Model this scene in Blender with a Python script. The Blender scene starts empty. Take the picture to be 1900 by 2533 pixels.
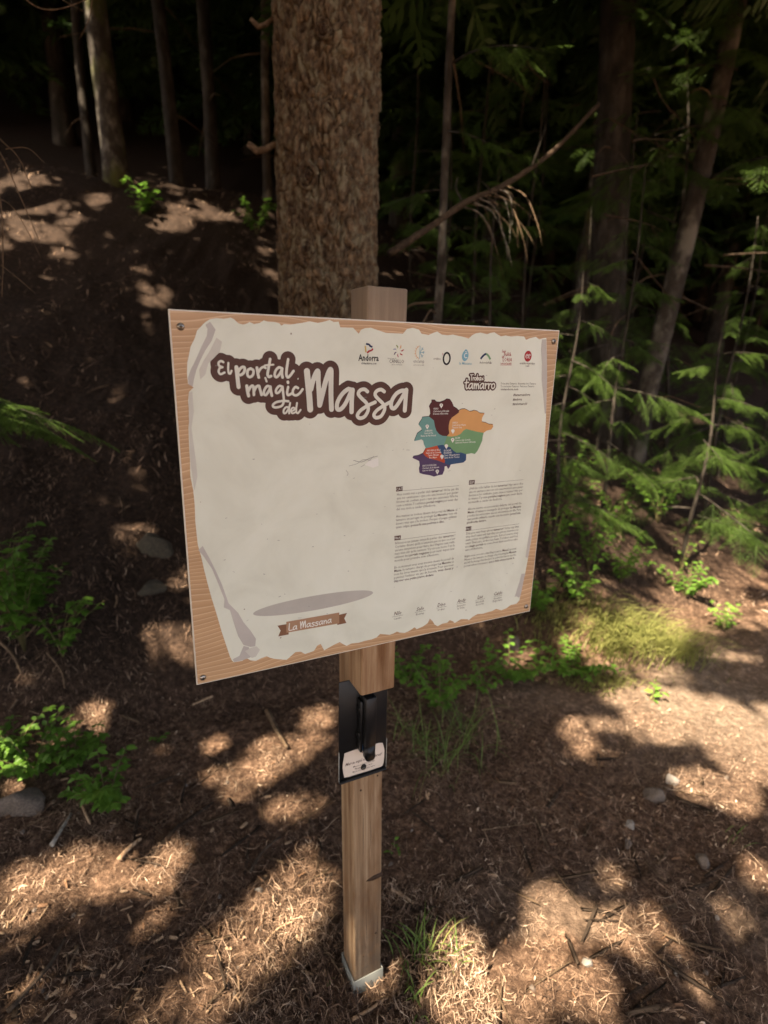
import bpy, math, random
import numpy as np
from mathutils import Vector, Matrix, geometry

random.seed(7)
RNG = np.random.default_rng(11)
SC = bpy.context.scene
COL = SC.collection

# ------------------------------------------------------------------ camera, world, sun, exposure
CAMZ = 1.755
cam_d = bpy.data.cameras.new('camera')
cam = bpy.data.objects.new('camera', cam_d)
COL.objects.link(cam)
cam.matrix_world = Matrix(((0.9996826, -0.0242370, -0.0068703, 0.0),
                           (0.0, 0.2727174, -0.9620942, 0.0),
                           (0.0251920, 0.9617889, 0.2726308, CAMZ),
                           (0, 0, 0, 1)))
cam_d.sensor_fit = 'VERTICAL'
cam_d.sensor_height = 36.0
cam_d.lens = 19.6
cam_d.clip_start = 0.02
cam_d.clip_end = 400
cam_d.dof.use_dof = True
cam_d.dof.focus_distance = 1.12
cam_d.dof.aperture_fstop = 2.6
SC.camera = cam

SUN_AZ = Vector((-0.68, -0.733))            # horizontal direction towards the sun
SUN_EL = math.radians(57)
SUN_DIR = np.array([SUN_AZ.x * math.cos(SUN_EL), SUN_AZ.y * math.cos(SUN_EL), math.sin(SUN_EL)])
SUN_DIR /= np.linalg.norm(SUN_DIR)
world = bpy.data.worlds.new("World")
SC.world = world
world.use_nodes = True
wn = world.node_tree
bg = wn.nodes['Background']
sky = wn.nodes.new('ShaderNodeTexSky')
sky.sky_type = 'NISHITA'
sky.sun_disc = False
sky.sun_elevation = SUN_EL
sky.sun_rotation = math.atan2(SUN_DIR[0], SUN_DIR[1])
sky.air_density = 0.5
sky.dust_density = 4.0
sky.ozone_density = 0.3
wn.links.new(sky.outputs[0], bg.inputs[0])
bg.inputs[1].default_value = 0.125
sun_d = bpy.data.lights.new('sun', 'SUN')
sun = bpy.data.objects.new('sun', sun_d)
COL.objects.link(sun)
sun_d.energy = 4.4
sun_d.angle = math.radians(0.53)
sun_d.color = (1.0, 0.92, 0.83)
sun.rotation_euler = Vector(SUN_DIR).to_track_quat('Z', 'Y').to_euler()
sun.location = (-8, -8, 14)
SC.view_settings.view_transform = 'Standard'
SC.view_settings.look = 'None'
SC.view_settings.gamma = 1.0
SC.view_settings.use_curve_mapping = False
SC.view_settings.exposure = 2.74
SC.view_settings.use_white_balance = True
SC.view_settings.white_balance_temperature = 7900
SC.view_settings.white_balance_tint = 10

# ------------------------------------------------------------------ helpers
def tag(o, label=None, cat=None, group=None, kind=None):
    if label: o['label'] = label
    if cat: o['category'] = cat
    if group: o['group'] = group
    if kind: o['kind'] = kind
    return o

def empty(name, loc, rz=0.0):
    o = bpy.data.objects.new(name, None)
    o.empty_display_size = 0.05
    COL.objects.link(o)
    o.location = loc
    o.rotation_euler = (0, 0, rz)
    return o

def tri_mesh(name, v, t, smooth=False, tone=None, uvz=None):
    v = np.ascontiguousarray(v, np.float32); t = np.ascontiguousarray(t, np.int32)
    me = bpy.data.meshes.new(name)
    me.vertices.add(len(v)); me.vertices.foreach_set('co', v.ravel())
    me.loops.add(len(t) * 3); me.loops.foreach_set('vertex_index', t.ravel())
    me.polygons.add(len(t))
    me.polygons.foreach_set('loop_start', np.arange(0, len(t) * 3, 3, dtype=np.int32))
    try:
        me.polygons.foreach_set('loop_total', np.full(len(t), 3, np.int32))
    except Exception:
        pass
    me.update(calc_edges=True)
    if smooth:
        me.polygons.foreach_set('use_smooth', np.ones(len(t), bool))
    if tone is not None:
        a = me.attributes.new('tone', 'FLOAT', 'POINT')
        a.data.foreach_set('value', np.ascontiguousarray(tone, np.float32))
    me.validate()
    return me

def link(name, me, mat=None, parent=None, loc=None):
    o = bpy.data.objects.new(name, me)
    COL.objects.link(o)
    if mat is not None and len(me.materials) == 0:
        me.materials.append(mat)
    if parent is not None: o.parent = parent
    if loc is not None: o.location = loc
    return o

class MB:
    """collects shapes into one mesh"""
    def __init__(s): s.v = []; s.t = []; s.n = 0; s.tone = []
    def add(s, v, t, tone=0.5):
        v = np.asarray(v, float).reshape(-1, 3); t = np.asarray(t, int).reshape(-1, 3)
        s.v.append(v); s.t.append(t + s.n); s.n += len(v)
        s.tone.append(np.full(len(v), tone) if np.isscalar(tone) else np.asarray(tone))
    def box(s, a, b, bev=0.0, tone=0.5):
        (x0, y0, z0), (x1, y1, z1) = a, b
        if bev <= 0:
            v = [(x, y, z) for x in (x0, x1) for y in (y0, y1) for z in (z0, z1)]
            q = [(0, 1, 3, 2), (4, 6, 7, 5), (0, 4, 5, 1), (2, 3, 7, 6), (0, 2, 6, 4), (1, 5, 7, 3)]
            t = [x for (i, j, k, l) in q for x in ((i, j, k), (i, k, l))]
            s.add(v, t, tone)
            return
        c = np.array([(x0 + x1) / 2, (y0 + y1) / 2, (z0 + z1) / 2]); h = np.array([x1 - x0, y1 - y0, z1 - z0]) / 2
        # chamfered box by convex hull of 24 points
        pts = []
        for sx in (-1, 1):
            for sy in (-1, 1):
                for sz in (-1, 1):
                    for ax in range(3):
                        p = np.array([sx, sy, sz]) * (h - bev)
                        p[ax] = np.array([sx, sy, sz])[ax] * h[ax]
                        pts.append(c + p)
        s.hull(pts, tone)
    def hull(s, pts, tone=0.5):
        import bmesh
        bm = bmesh.new()
        for p in pts: bm.verts.new(p)
        r = bmesh.ops.convex_hull(bm, input=bm.verts)
        bmesh.ops.triangulate(bm, faces=bm.faces)
        bm.verts.index_update()
        v = [tuple(x.co) for x in bm.verts]
        t = [[x.index for x in f.verts] for f in bm.faces]
        bm.free()
        s.add(v, t, tone)
    def tube(s, pts, radii, seg=8, tone=0.5, cap=True, jit=0.0):
        pts = np.asarray(pts, float); n = len(pts)
        radii = np.broadcast_to(np.asarray(radii, float), (n,))
        tan = np.gradient(pts, axis=0); tan /= np.linalg.norm(tan, axis=1)[:, None] + 1e-12
        up = np.array([0, 0, 1.0]) if abs(tan[0][2]) < 0.9 else np.array([1.0, 0, 0])
        a = np.cross(tan[0], up); a /= np.linalg.norm(a)
        V = []
        for i in range(n):
            a = a - tan[i] * (a @ tan[i]); a /= np.linalg.norm(a) + 1e-12
            b = np.cross(tan[i], a)
            th = np.arange(seg) * 2 * math.pi / seg
            r = radii[i] * (1 + jit * RNG.uniform(-1, 1, seg))
            V.append(pts[i] + np.outer(np.cos(th) * r, a) + np.outer(np.sin(th) * r, b))
        V = np.concatenate(V)
        i, k = np.meshgrid(np.arange(n - 1), np.arange(seg), indexing='ij')
        k2 = (k + 1) % seg
        A = i * seg + k; B = i * seg + k2; Cc = (i + 1) * seg + k2; Dd = (i + 1) * seg + k
        T = np.concatenate([np.stack([A, B, Cc], -1).reshape(-1, 3), np.stack([A, Cc, Dd], -1).reshape(-1, 3)])
        if cap:
            V = np.concatenate([V, pts[:1], pts[-1:]])
            m = n * seg
            kk = np.arange(seg); k2 = (kk + 1) % seg
            T = np.concatenate([T, np.stack([k2, kk, np.full(seg, m)], -1),
                                np.stack([kk + (n - 1) * seg, k2 + (n - 1) * seg, np.full(seg, m + 1)], -1)])
        s.add(V, T, tone)
    def mesh(s, name, smooth=False):
        return tri_mesh(name, np.concatenate(s.v), np.concatenate(s.t), smooth, np.concatenate(s.tone))
    def build(s, name, mat, parent=None, loc=None, smooth=False):
        return link(name, s.mesh(name, smooth), mat, parent, loc)

# value noise -------------------------------------------------------
def _hash(ix, iy, seed):
    h = (ix.astype(np.int64) * 374761393 + iy.astype(np.int64) * 668265263 + seed * 982451653) & 0x7fffffff
    h = ((h ^ (h >> 13)) * 1274126177) & 0x7fffffff
    h = (h ^ (h >> 16)) & 0xffff
    return h / 65535.0
def vnoise(x, y, seed=0):
    x = np.asarray(x, float); y = np.asarray(y, float)
    ix = np.floor(x); iy = np.floor(y); fx = x - ix; fy = y - iy
    fx = fx * fx * (3 - 2 * fx); fy = fy * fy * (3 - 2 * fy)
    a = _hash(ix, iy, seed); b = _hash(ix + 1, iy, seed); c = _hash(ix, iy + 1, seed); d = _hash(ix + 1, iy + 1, seed)
    return (a * (1 - fx) + b * fx) * (1 - fy) + (c * (1 - fx) + d * fx) * fy - 0.5
def fbm(x, y, seed=0, octv=4, lac=2.03, gain=0.5):
    r = 0; a = 1.0
    for i in range(octv):
        r = r + a * vnoise(x, y, seed + i * 17); x = x * lac + 3.1; y = y * lac - 1.7; a *= gain
    return r

# ------------------------------------------------------------------ materials
def new_mat(name):
    m = bpy.data.materials.new(name); m.use_nodes = True
    nt = m.node_tree
    return m, nt, nt.nodes['Principled BSDF']
def N(nt, kind, **kw):
    n = nt.nodes.new(kind)
    for k, v in kw.items():
        if k in ('operation', 'blend_type', 'data_type', 'attribute_name', 'noise_dimensions', 'wave_type', 'bands_direction', 'feature', 'wave_profile', 'distance'):
            setattr(n, k, v)
        else:
            n.inputs[k.replace('_', ' ')].default_value = v
    return n
def ramp(nt, src, stops):
    r = nt.nodes.new('ShaderNodeValToRGB')
    el = r.color_ramp.elements
    while len(el) < len(stops): el.new(0.5)
    for e, (p, c) in zip(el, stops):
        e.position = p; e.color = (*c, 1) if len(c) == 3 else c
    nt.links.new(src, r.inputs[0])
    return r
def coords(nt, scale=(1, 1, 1), kind='Object'):
    tc = nt.nodes.new('ShaderNodeTexCoord'); mp = nt.nodes.new('ShaderNodeMapping')
    mp.inputs['Scale'].default_value = scale
    nt.links.new(tc.outputs[kind], mp.inputs[0])
    return mp.outputs[0]
def bump(nt, bsdf, src, strength=0.3, dist=0.01):
    b = nt.nodes.new('ShaderNodeBump')
    b.inputs['Strength'].default_value = strength; b.inputs['Distance'].default_value = dist
    nt.links.new(src, b.inputs['Height']); nt.links.new(b.outputs[0], bsdf.inputs['Normal'])
    return b
def plain(name, col, rough=0.6, spec=0.3, metal=0.0):
    m, nt, b = new_mat(name)
    b.inputs['Base Color'].default_value = (*col, 1); b.inputs['Roughness'].default_value = rough
    b.inputs['Specular IOR Level'].default_value = spec; b.inputs['Metallic'].default_value = metal
    return m
def mixc(nt, fac, a, b, blend='MIX'):
    m = nt.nodes.new('ShaderNodeMix'); m.data_type = 'RGBA'; m.blend_type = blend
    L = nt.links
    for sock, val in ((m.inputs['Factor'], fac), (m.inputs[6], a), (m.inputs[7], b)):
        if hasattr(val, 'node'): L.new(val, sock)
        elif isinstance(val, tuple): sock.default_value = (*val, 1)
        else: sock.default_value = val
    return m.outputs[2]

def mat_ink(name, col, rough=0.45):
    """printed ink with faint weathering"""
    m, nt, b = new_mat(name)
    n = N(nt, 'ShaderNodeTexNoise', Scale=9.0, Detail=6.0, Roughness=0.65)
    nt.links.new(coords(nt), n.inputs['Vector'])
    r = ramp(nt, n.outputs[0], [(0.3, tuple(c * 0.9 for c in col)), (0.7, tuple(min(1, c * 1.08) for c in col))])
    nt.links.new(r.outputs[0], b.inputs['Base Color'])
    b.inputs['Roughness'].default_value = rough
    b.inputs['Specular IOR Level'].default_value = 0.25
    return m

def mat_litter():
    m, nt, b = new_mat('needle_litter')
    at = N(nt, 'ShaderNodeAttribute', attribute_name='tone')
    r = ramp(nt, at.outputs['Fac'], [(0.0, (0.022, 0.013, 0.009)), (0.30, (0.085, 0.051, 0.033)), (0.55, (0.225, 0.142, 0.094)),
                                     (0.80, (0.39, 0.27, 0.187)), (1.0, (0.56, 0.44, 0.32))])
    nt.links.new(r.outputs[0], b.inputs['Base Color'])
    b.inputs['Roughness'].default_value = 0.75; b.inputs['Specular IOR Level'].default_value = 0.2
    return m
def mat_soil():
    m, nt, b = new_mat('forest_soil')
    co = coords(nt)
    n = N(nt, 'ShaderNodeTexNoise', Scale=38.0, Detail=8.0, Roughness=0.7); nt.links.new(co, n.inputs['Vector'])
    n2 = N(nt, 'ShaderNodeTexNoise', Scale=1.7, Detail=4.0); nt.links.new(co, n2.inputs['Vector'])
    r = ramp(nt, n.outputs[0], [(0.25, (0.018, 0.011, 0.008)), (0.5, (0.105, 0.066, 0.045)), (0.72, (0.30, 0.20, 0.14))])
    r2 = ramp(nt, n2.outputs[0], [(0.35, (0.75, 0.72, 0.7)), (0.7, (1.2, 1.12, 1.05))])
    col = mixc(nt, 1.0, r.outputs[0], r2.outputs[0], 'MULTIPLY')
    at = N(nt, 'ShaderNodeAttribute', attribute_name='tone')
    rp = ramp(nt, n.outputs[0], [(0.3, (0.075, 0.053, 0.038)), (0.55, (0.165, 0.121, 0.088)), (0.72, (0.27, 0.212, 0.16))])  # worn path dust, paler where its sun patches fall
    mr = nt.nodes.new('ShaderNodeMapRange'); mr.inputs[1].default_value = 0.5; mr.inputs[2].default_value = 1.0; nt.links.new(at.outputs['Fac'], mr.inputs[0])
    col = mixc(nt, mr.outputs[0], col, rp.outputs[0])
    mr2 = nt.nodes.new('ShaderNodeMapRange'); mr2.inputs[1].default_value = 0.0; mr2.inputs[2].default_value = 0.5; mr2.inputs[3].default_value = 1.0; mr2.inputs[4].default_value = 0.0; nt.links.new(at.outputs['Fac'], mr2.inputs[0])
    hum = ramp(nt, n.outputs[0], [(0.3, (0.012, 0.008, 0.006)), (0.6, (0.042, 0.027, 0.019)), (0.75, (0.15, 0.095, 0.062))])  # bank soil: the gloom of the slope put into its colour
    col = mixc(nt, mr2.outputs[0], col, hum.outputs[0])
    nt.links.new(col, b.inputs['Base Color'])
    b.inputs['Roughness'].default_value = 0.9; b.inputs['Specular IOR Level'].default_value = 0.1
    n3 = N(nt, 'ShaderNodeTexNoise', Scale=95.0, Detail=5.0, Roughness=0.65); nt.links.new(co, n3.inputs['Vector'])
    bump(nt, b, n3.outputs[0], 0.8, 0.02)
    return m
def mat_bark(name, dark, mid, light, scale=(14, 14, 5), moss=None, spots=None, bumpd=0.02):
    m, nt, b = new_mat(name)
    co = coords(nt, scale)
    n = N(nt, 'ShaderNodeTexNoise', Scale=1.0, Detail=9.0, Roughness=0.68); nt.links.new(co, n.inputs['Vector'])
    r = ramp(nt, n.outputs[0], [(0.3, dark), (0.5, mid), (0.72, light)])
    col = r.outputs[0]
    at = N(nt, 'ShaderNodeAttribute', attribute_name='tone')
    tr = ramp(nt, at.outputs['Fac'], [(0.0, (0.55, 0.5, 0.47)), (0.5, (1, 1, 1)), (1.0, (1.5, 1.42, 1.32))])
    col = mixc(nt, 1.0, col, tr.outputs[0], 'MULTIPLY')
    if spots:
        n2 = N(nt, 'ShaderNodeTexNoise', Scale=0.55, Detail=6.0, Roughness=0.6); nt.links.new(co, n2.inputs['Vector'])
        r2 = ramp(nt, n2.outputs[0], [(0.5, (0, 0, 0)), (0.62, (1, 1, 1))])
        col = mixc(nt, r2.outputs[0], col, spots)
    if moss:
        n3 = N(nt, 'ShaderNodeTexNoise', Scale=0.35, Detail=5.0); nt.links.new(co, n3.inputs['Vector'])
        r3 = ramp(nt, n3.outputs[0], [(0.52, (0, 0, 0)), (0.66, (0.8, 0.8, 0.8))])
        col = mixc(nt, r3.outputs[0], col, moss)
    nt.links.new(col, b.inputs['Base Color'])
    b.inputs['Roughness'].default_value = 0.85; b.inputs['Specular IOR Level'].default_value = 0.15
    bump(nt, b, n.outputs[0], 0.7, bumpd)
    return m
def mat_leaf(name, lo, hi, trans=0.45, rough=0.5):
    m, nt, b = new_mat(name)
    oi = nt.nodes.new('ShaderNodeObjectInfo')
    at = N(nt, 'ShaderNodeAttribute', attribute_name='tone')
    n = N(nt, 'ShaderNodeTexNoise', Scale=11.0, Detail=3.0); nt.links.new(coords(nt), n.inputs['Vector'])
    s = N(nt, 'ShaderNodeMath', operation='ADD'); nt.links.new(at.outputs['Fac'], s.inputs[0]); nt.links.new(n.outputs[0], s.inputs[1])
    s2 = N(nt, 'ShaderNodeMath', operation='MULTIPLY_ADD'); nt.links.new(oi.outputs['Random'], s2.inputs[0]); s2.inputs[1].default_value = 0.35; nt.links.new(s.outputs[0], s2.inputs[2])
    r = ramp(nt, s2.outputs[0], [(0.55, lo), (1.35 / 1.4, hi)])
    nt.links.new(r.outputs[0], b.inputs['Base Color'])
    b.inputs['Roughness'].default_value = rough; b.inputs['Specular IOR Level'].default_value = 0.3
    tr = nt.nodes.new('ShaderNodeBsdfTranslucent'); nt.links.new(r.outputs[0], tr.inputs[0])
    mx = nt.nodes.new('ShaderNodeMixShader'); mx.inputs[0].default_value = trans
    nt.links.new(b.outputs[0], mx.inputs[1]); nt.links.new(tr.outputs[0], mx.inputs[2])
    nt.links.new(mx.outputs[0], nt.nodes['Material Output'].inputs[0])
    return m
def mat_timber(name, lo, mid, hi, grey=0.0):
    m, nt, b = new_mat(name)
    n = N(nt, 'ShaderNodeTexNoise', Scale=1.0, Detail=7.0, Roughness=0.6, Distortion=0.3); nt.links.new(coords(nt, (75, 75, 1.6)), n.inputs['Vector'])
    r = ramp(nt, n.outputs[0], [(0.32, lo), (0.5, mid), (0.68, hi)])
    n2 = N(nt, 'ShaderNodeTexNoise', Scale=1.0, Detail=5.0, Roughness=0.6); nt.links.new(coords(nt, (24, 24, 3.2)), n2.inputs['Vector'])
    r2 = ramp(nt, n2.outputs[0], [(0.36, (0.62, 0.5, 0.42)), (0.55, (1, 1, 1)), (0.75, (1.12, 1.1, 1.06))])
    c = mixc(nt, 1.0, r.outputs[0], r2.outputs[0], 'MULTIPLY')
    # streaky dark resin stains
    n4 = N(nt, 'ShaderNodeTexNoise', Scale=1.0, Detail=4.0, Roughness=0.7); nt.links.new(coords(nt, (33, 33, 4.5)), n4.inputs['Vector'])
    r4 = ramp(nt, n4.outputs[0], [(0.60, (0, 0, 0)), (0.74, (0.85, 0.85, 0.85))])
    c = mixc(nt, r4.outputs[0], c, (0.15, 0.06, 0.028))
    if grey == 0:
        sp = nt.nodes.new('ShaderNodeSeparateXYZ'); tc0 = nt.nodes.new('ShaderNodeTexCoord'); nt.links.new(tc0.outputs['Object'], sp.inputs[0])
        ms = nt.nodes.new('ShaderNodeMapRange'); ms.inputs[1].default_value = -0.55; ms.inputs[2].default_value = -1.08; ms.inputs[3].default_value = 0.0; ms.inputs[4].default_value = 1.0
        nt.links.new(sp.outputs[2], ms.inputs[0])
        mu = N(nt, 'ShaderNodeTexNoise', Scale=26.0, Detail=6.0, Roughness=0.7); nt.links.new(coords(nt, (1, 1, 0.6)), mu.inputs['Vector'])
        mm = N(nt, 'ShaderNodeMath', operation='MULTIPLY'); nt.links.new(ms.outputs[0], mm.inputs[0])
        mu2 = ramp(nt, mu.outputs[0], [(0.42, (0, 0, 0)), (0.62, (0.8, 0.8, 0.8))]); nt.links.new(mu2.outputs[0], mm.inputs[1])
        c = mixc(nt, mm.outputs[0], c, (0.15, 0.115, 0.08))
    if grey > 0:
        sep = nt.nodes.new('ShaderNodeSeparateXYZ'); tc = nt.nodes.new('ShaderNodeTexCoord'); nt.links.new(tc.outputs['Object'], sep.inputs[0])
        mr = nt.nodes.new('ShaderNodeMapRange'); mr.inputs[1].default_value = -0.20; mr.inputs[2].default_value = 0.06; mr.inputs[3].default_value = 0; mr.inputs[4].default_value = grey
        nt.links.new(sep.outputs[2], mr.inputs[0])
        c = mixc(nt, mr.outputs[0], c, (0.20, 0.155, 0.115))
    nt.links.new(c, b.inputs['Base Color'])
    b.inputs['Roughness'].default_value = 0.72; b.inputs['Specular IOR Level'].default_value = 0.2
    w = N(nt, 'ShaderNodeTexNoise', Scale=1.0, Detail=3.0); nt.links.new(coords(nt, (260, 260, 30)), w.inputs['Vector'])
    bump(nt, b, w.outputs[0], 0.35, 0.003)
    return m
def mat_woodprint():
    m, nt, b = new_mat('printed_wood_grain')
    co = coords(nt, (1, 1, 1))
    wob = N(nt, 'ShaderNodeTexNoise', Scale=4.0, Detail=1.0); nt.links.new(coords(nt, (0.7, 1, 1.3)), wob.inputs['Vector'])
    sep = nt.nodes.new('ShaderNodeSeparateXYZ'); nt.links.new(co, sep.inputs[0])
    ma = N(nt, 'ShaderNodeMath', operation='MULTIPLY_ADD'); nt.links.new(wob.outputs[0], ma.inputs[0]); ma.inputs[1].default_value = 0.11
    nt.links.new(sep.outputs[2], ma.inputs[2])
    fr = N(nt, 'ShaderNodeMath', operation='MULTIPLY'); nt.links.new(ma.outputs[0], fr.inputs[0]); fr.inputs[1].default_value = 112.0
    f2 = N(nt, 'ShaderNodeMath', operation='FRACT'); nt.links.new(fr.outputs[0], f2.inputs[0])
    r = ramp(nt, f2.outputs[0], [(0.0, (0.48, 0.285, 0.150)), (0.45, (0.53, 0.325, 0.175)), (0.78, (0.54, 0.335, 0.182)), (0.88, (0.67, 0.47, 0.295)), (1.0, (0.58, 0.375, 0.215))])
    n = N(nt, 'ShaderNodeTexNoise', Scale=1.0, Detail=4.0); nt.links.new(coords(nt, (3, 3, 22)), n.inputs['Vector'])
    r2 = ramp(nt, n.outputs[0], [(0.3, (0.86, 0.84, 0.82)), (0.7, (1.1, 1.1, 1.1))])
    nt.links.new(mixc(nt, 1.0, r.outputs[0], r2.outputs[0], 'MULTIPLY'), b.inputs['Base Color'])
    b.inputs['Roughness'].default_value = 0.42; b.inputs['Specular IOR Level'].default_value = 0.35
    return m
def mat_parchment():
    m, nt, b = new_mat('parchment_print')
    co = coords(nt)
    n = N(nt, 'ShaderNodeTexNoise', Scale=7.0, Detail=5.0, Roughness=0.6, Distortion=0.6); nt.links.new(co, n.inputs['Vector'])
    r = ramp(nt, n.outputs[0], [(0.32, (0.65, 0.655, 0.535)), (0.5, (0.715, 0.725, 0.60)), (0.68, (0.755, 0.765, 0.645))])
    v = N(nt, 'ShaderNodeTexNoise', Scale=120.0, Detail=2.0, Roughness=0.4); nt.links.new(co, v.inputs['Vector'])
    r2 = ramp(nt, v.outputs[0], [(0.19, (0.4, 0.32, 0.25)), (0.225, (1, 1, 1))])
    nt.links.new(mixc(nt, 1.0, r.outputs[0], r2.outputs[0], 'MULTIPLY'), b.inputs['Base Color'])
    b.inputs['Roughness'].default_value = 0.4; b.inputs['Specular IOR Level'].default_value = 0.35
    n3 = N(nt, 'ShaderNodeTexNoise', Scale=3.0, Detail=2.0); nt.links.new(co, n3.inputs['Vector'])
    bump(nt, b, n3.outputs[0], 0.12, 0.02)
    return m
def mat_stone(name, a, c):
    m, nt, b = new_mat(name)
    n = N(nt, 'ShaderNodeTexNoise', Scale=14.0, Detail=9.0, Roughness=0.7); nt.links.new(coords(nt), n.inputs['Vector'])
    r = ramp(nt, n.outputs[0], [(0.3, a), (0.7, c)]); nt.links.new(r.outputs[0], b.inputs['Base Color'])
    b.inputs['Roughness'].default_value = 0.9; bump(nt, b, n.outputs[0], 0.5, 0.02)
    return m

M = {}
M['litter'] = mat_litter()
M['soil'] = mat_soil()
M['bark_main'] = mat_bark('scaly_spruce_bark', (0.028, 0.018, 0.011), (0.088, 0.059, 0.036), (0.22, 0.155, 0.095), (40, 40, 24), spots=(0.17, 0.142, 0.092), bumpd=0.006)
M['bark_grey'] = mat_bark('grey_bark', (0.013, 0.011, 0.008), (0.032, 0.026, 0.020), (0.085, 0.073, 0.060), (10, 10, 4))
M['bark_pale'] = mat_bark('pale_bark', (0.022, 0.018, 0.013), (0.055, 0.046, 0.036), (0.22, 0.20, 0.17), (9, 9, 6), moss=(0.09, 0.10, 0.025))
M['bark_lichen'] = mat_bark('lichen_bark', (0.022, 0.018, 0.013), (0.048, 0.038, 0.029), (0.11, 0.095, 0.078), (8, 8, 5), spots=(0.16, 0.14, 0.11))
M['dead'] = mat_bark('dead_wood', (0.05, 0.034, 0.022), (0.125, 0.082, 0.05), (0.25, 0.175, 0.115), (40, 40, 40), bumpd=0.004)
M['limb'] = mat_bark('limb_bark', (0.02, 0.013, 0.009), (0.05, 0.033, 0.021), (0.11, 0.075, 0.05), (40, 40, 40), bumpd=0.004)
M['dark_stick'] = mat_bark('dark_stick_bark', (0.02, 0.014, 0.01), (0.055, 0.038, 0.026), (0.12, 0.085, 0.06), (60, 60, 60), bumpd=0.004)
M['lichen_stick'] = mat_bark('lichen_stick_bark', (0.08, 0.066, 0.05), (0.22, 0.195, 0.16), (0.45, 0.42, 0.37), (50, 50, 50), bumpd=0.004)
M['needle'] = mat_leaf('spruce_needle', (0.012, 0.029, 0.007), (0.070, 0.130, 0.020), 0.36)
M['canopy'] = mat_leaf('spruce_canopy', (0.010, 0.026, 0.009), (0.032, 0.068, 0.016), 0.12)
M['leaf'] = mat_leaf('shrub_leaf', (0.032, 0.090, 0.014), (0.11, 0.235, 0.034), 0.45)
M['leaf_light'] = mat_leaf('light_leaf', (0.06, 0.15, 0.02), (0.16, 0.30, 0.05), 0.45)
M['stem'] = plain('green_stem', (0.10, 0.085, 0.035), 0.7)
M['grass'] = mat_leaf('grass_blade', (0.03, 0.085, 0.015), (0.13, 0.20, 0.045), 0.4)
M['grass_dry'] = mat_leaf('dry_grass', (0.06, 0.085, 0.022), (0.25, 0.26, 0.085), 0.4)
M['timber'] = mat_timber('planed_post_timber', (0.22, 0.135, 0.075), (0.31, 0.20, 0.115), (0.41, 0.285, 0.175))
M['timber_block'] = mat_timber('planed_block_timber', (0.28, 0.16, 0.085), (0.42, 0.265, 0.15), (0.52, 0.36, 0.22), 0.85)
M['zinc'] = plain('galvanised_steel', (0.19, 0.195, 0.175), 0.6, 0.4, 0.35)
M['steel'] = plain('screw_steel', (0.35, 0.32, 0.28), 0.35, 0.5, 1.0)
M['recess'] = plain('screw_recess', (0.02, 0.018, 0.015), 0.7)
M['woodprint'] = mat_woodprint()
M['edge'] = plain('panel_core_edge', (0.72, 0.67, 0.57), 0.6)
M['parchment'] = mat_parchment()
M['shade'] = mat_ink('ink_fold_grey', (0.50, 0.46, 0.41))
M['shade_lo'] = mat_ink('ink_fold_pale_grey', (0.60, 0.57, 0.49))
M['brown'] = mat_ink('ink_brown', (0.085, 0.036, 0.025))
M['cream'] = mat_ink('ink_cream', (0.70, 0.68, 0.58))
M['text'] = mat_ink('ink_text', (0.11, 0.075, 0.06))
M['black'] = mat_ink('ink_black', (0.015, 0.013, 0.012))
M['shadow_ink'] = mat_ink('ink_ellipse_grey', (0.47, 0.44, 0.385))
M['ribbon'] = mat_ink('ink_ribbon', (0.40, 0.235, 0.14))
M['ribbon_d'] = mat_ink('ink_ribbon_dark', (0.235, 0.115, 0.065))
M['white'] = mat_ink('ink_white', (0.76, 0.74, 0.66))
M['peel'] = plain('peeled_white', (0.78, 0.76, 0.68), 0.6)
for k, c in dict(maroon=(0.085, 0.017, 0.017), orange=(0.66, 0.33, 0.12), green=(0.165, 0.33, 0.155), teal=(0.14, 0.315, 0.275),
                 red=(0.52, 0.075, 0.03), blue=(0.028, 0.075, 0.16), purple=(0.085, 0.05, 0.115), navy=(0.015, 0.03, 0.085), yellow=(0.60, 0.42, 0.13),
                 crimson=(0.38, 0.02, 0.025), skyblue=(0.17, 0.38, 0.45), lime=(0.22, 0.28, 0.06), pink=(0.50, 0.16, 0.17), grey=(0.22, 0.2, 0.18), lilac=(0.3, 0.33, 0.42)).items():
    M['i_' + k] = mat_ink('ink_' + k, c)
M['black_plastic'] = plain('black_plastic', (0.008, 0.008, 0.0085), 0.38, 0.35)
M['acrylic'] = plain('clear_acrylic_edge', (0.42, 0.42, 0.38), 0.25, 0.5)
M['card'] = mat_ink('card_print', (0.72, 0.61, 0.50))
M['blue_plastic'] = plain('blue_plastic', (0.01, 0.10, 0.28), 0.35, 0.5)
M['knot'] = plain('knot_wood', (0.055, 0.03, 0.018), 0.8)
M['stone'] = mat_stone('grey_brown_stone', (0.07, 0.052, 0.04), (0.21, 0.165, 0.13))
M['stone_pale'] = mat_stone('pale_stone', (0.15, 0.13, 0.11), (0.36, 0.325, 0.28))
M['stone_moss'] = mat_stone('mossy_stone', (0.02, 0.019, 0.01), (0.10, 0.08, 0.055))
M['chip'] = mat_bark('wood_chip', (0.24, 0.14, 0.08), (0.42, 0.28, 0.17), (0.6, 0.45, 0.31), (60, 60, 60), bumpd=0.003)
M['cone'] = plain('bark_flake', (0.16, 0.085, 0.045), 0.8)
M['far_green'] = plain('far_green', (0.02, 0.03, 0.012), 0.9)

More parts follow.
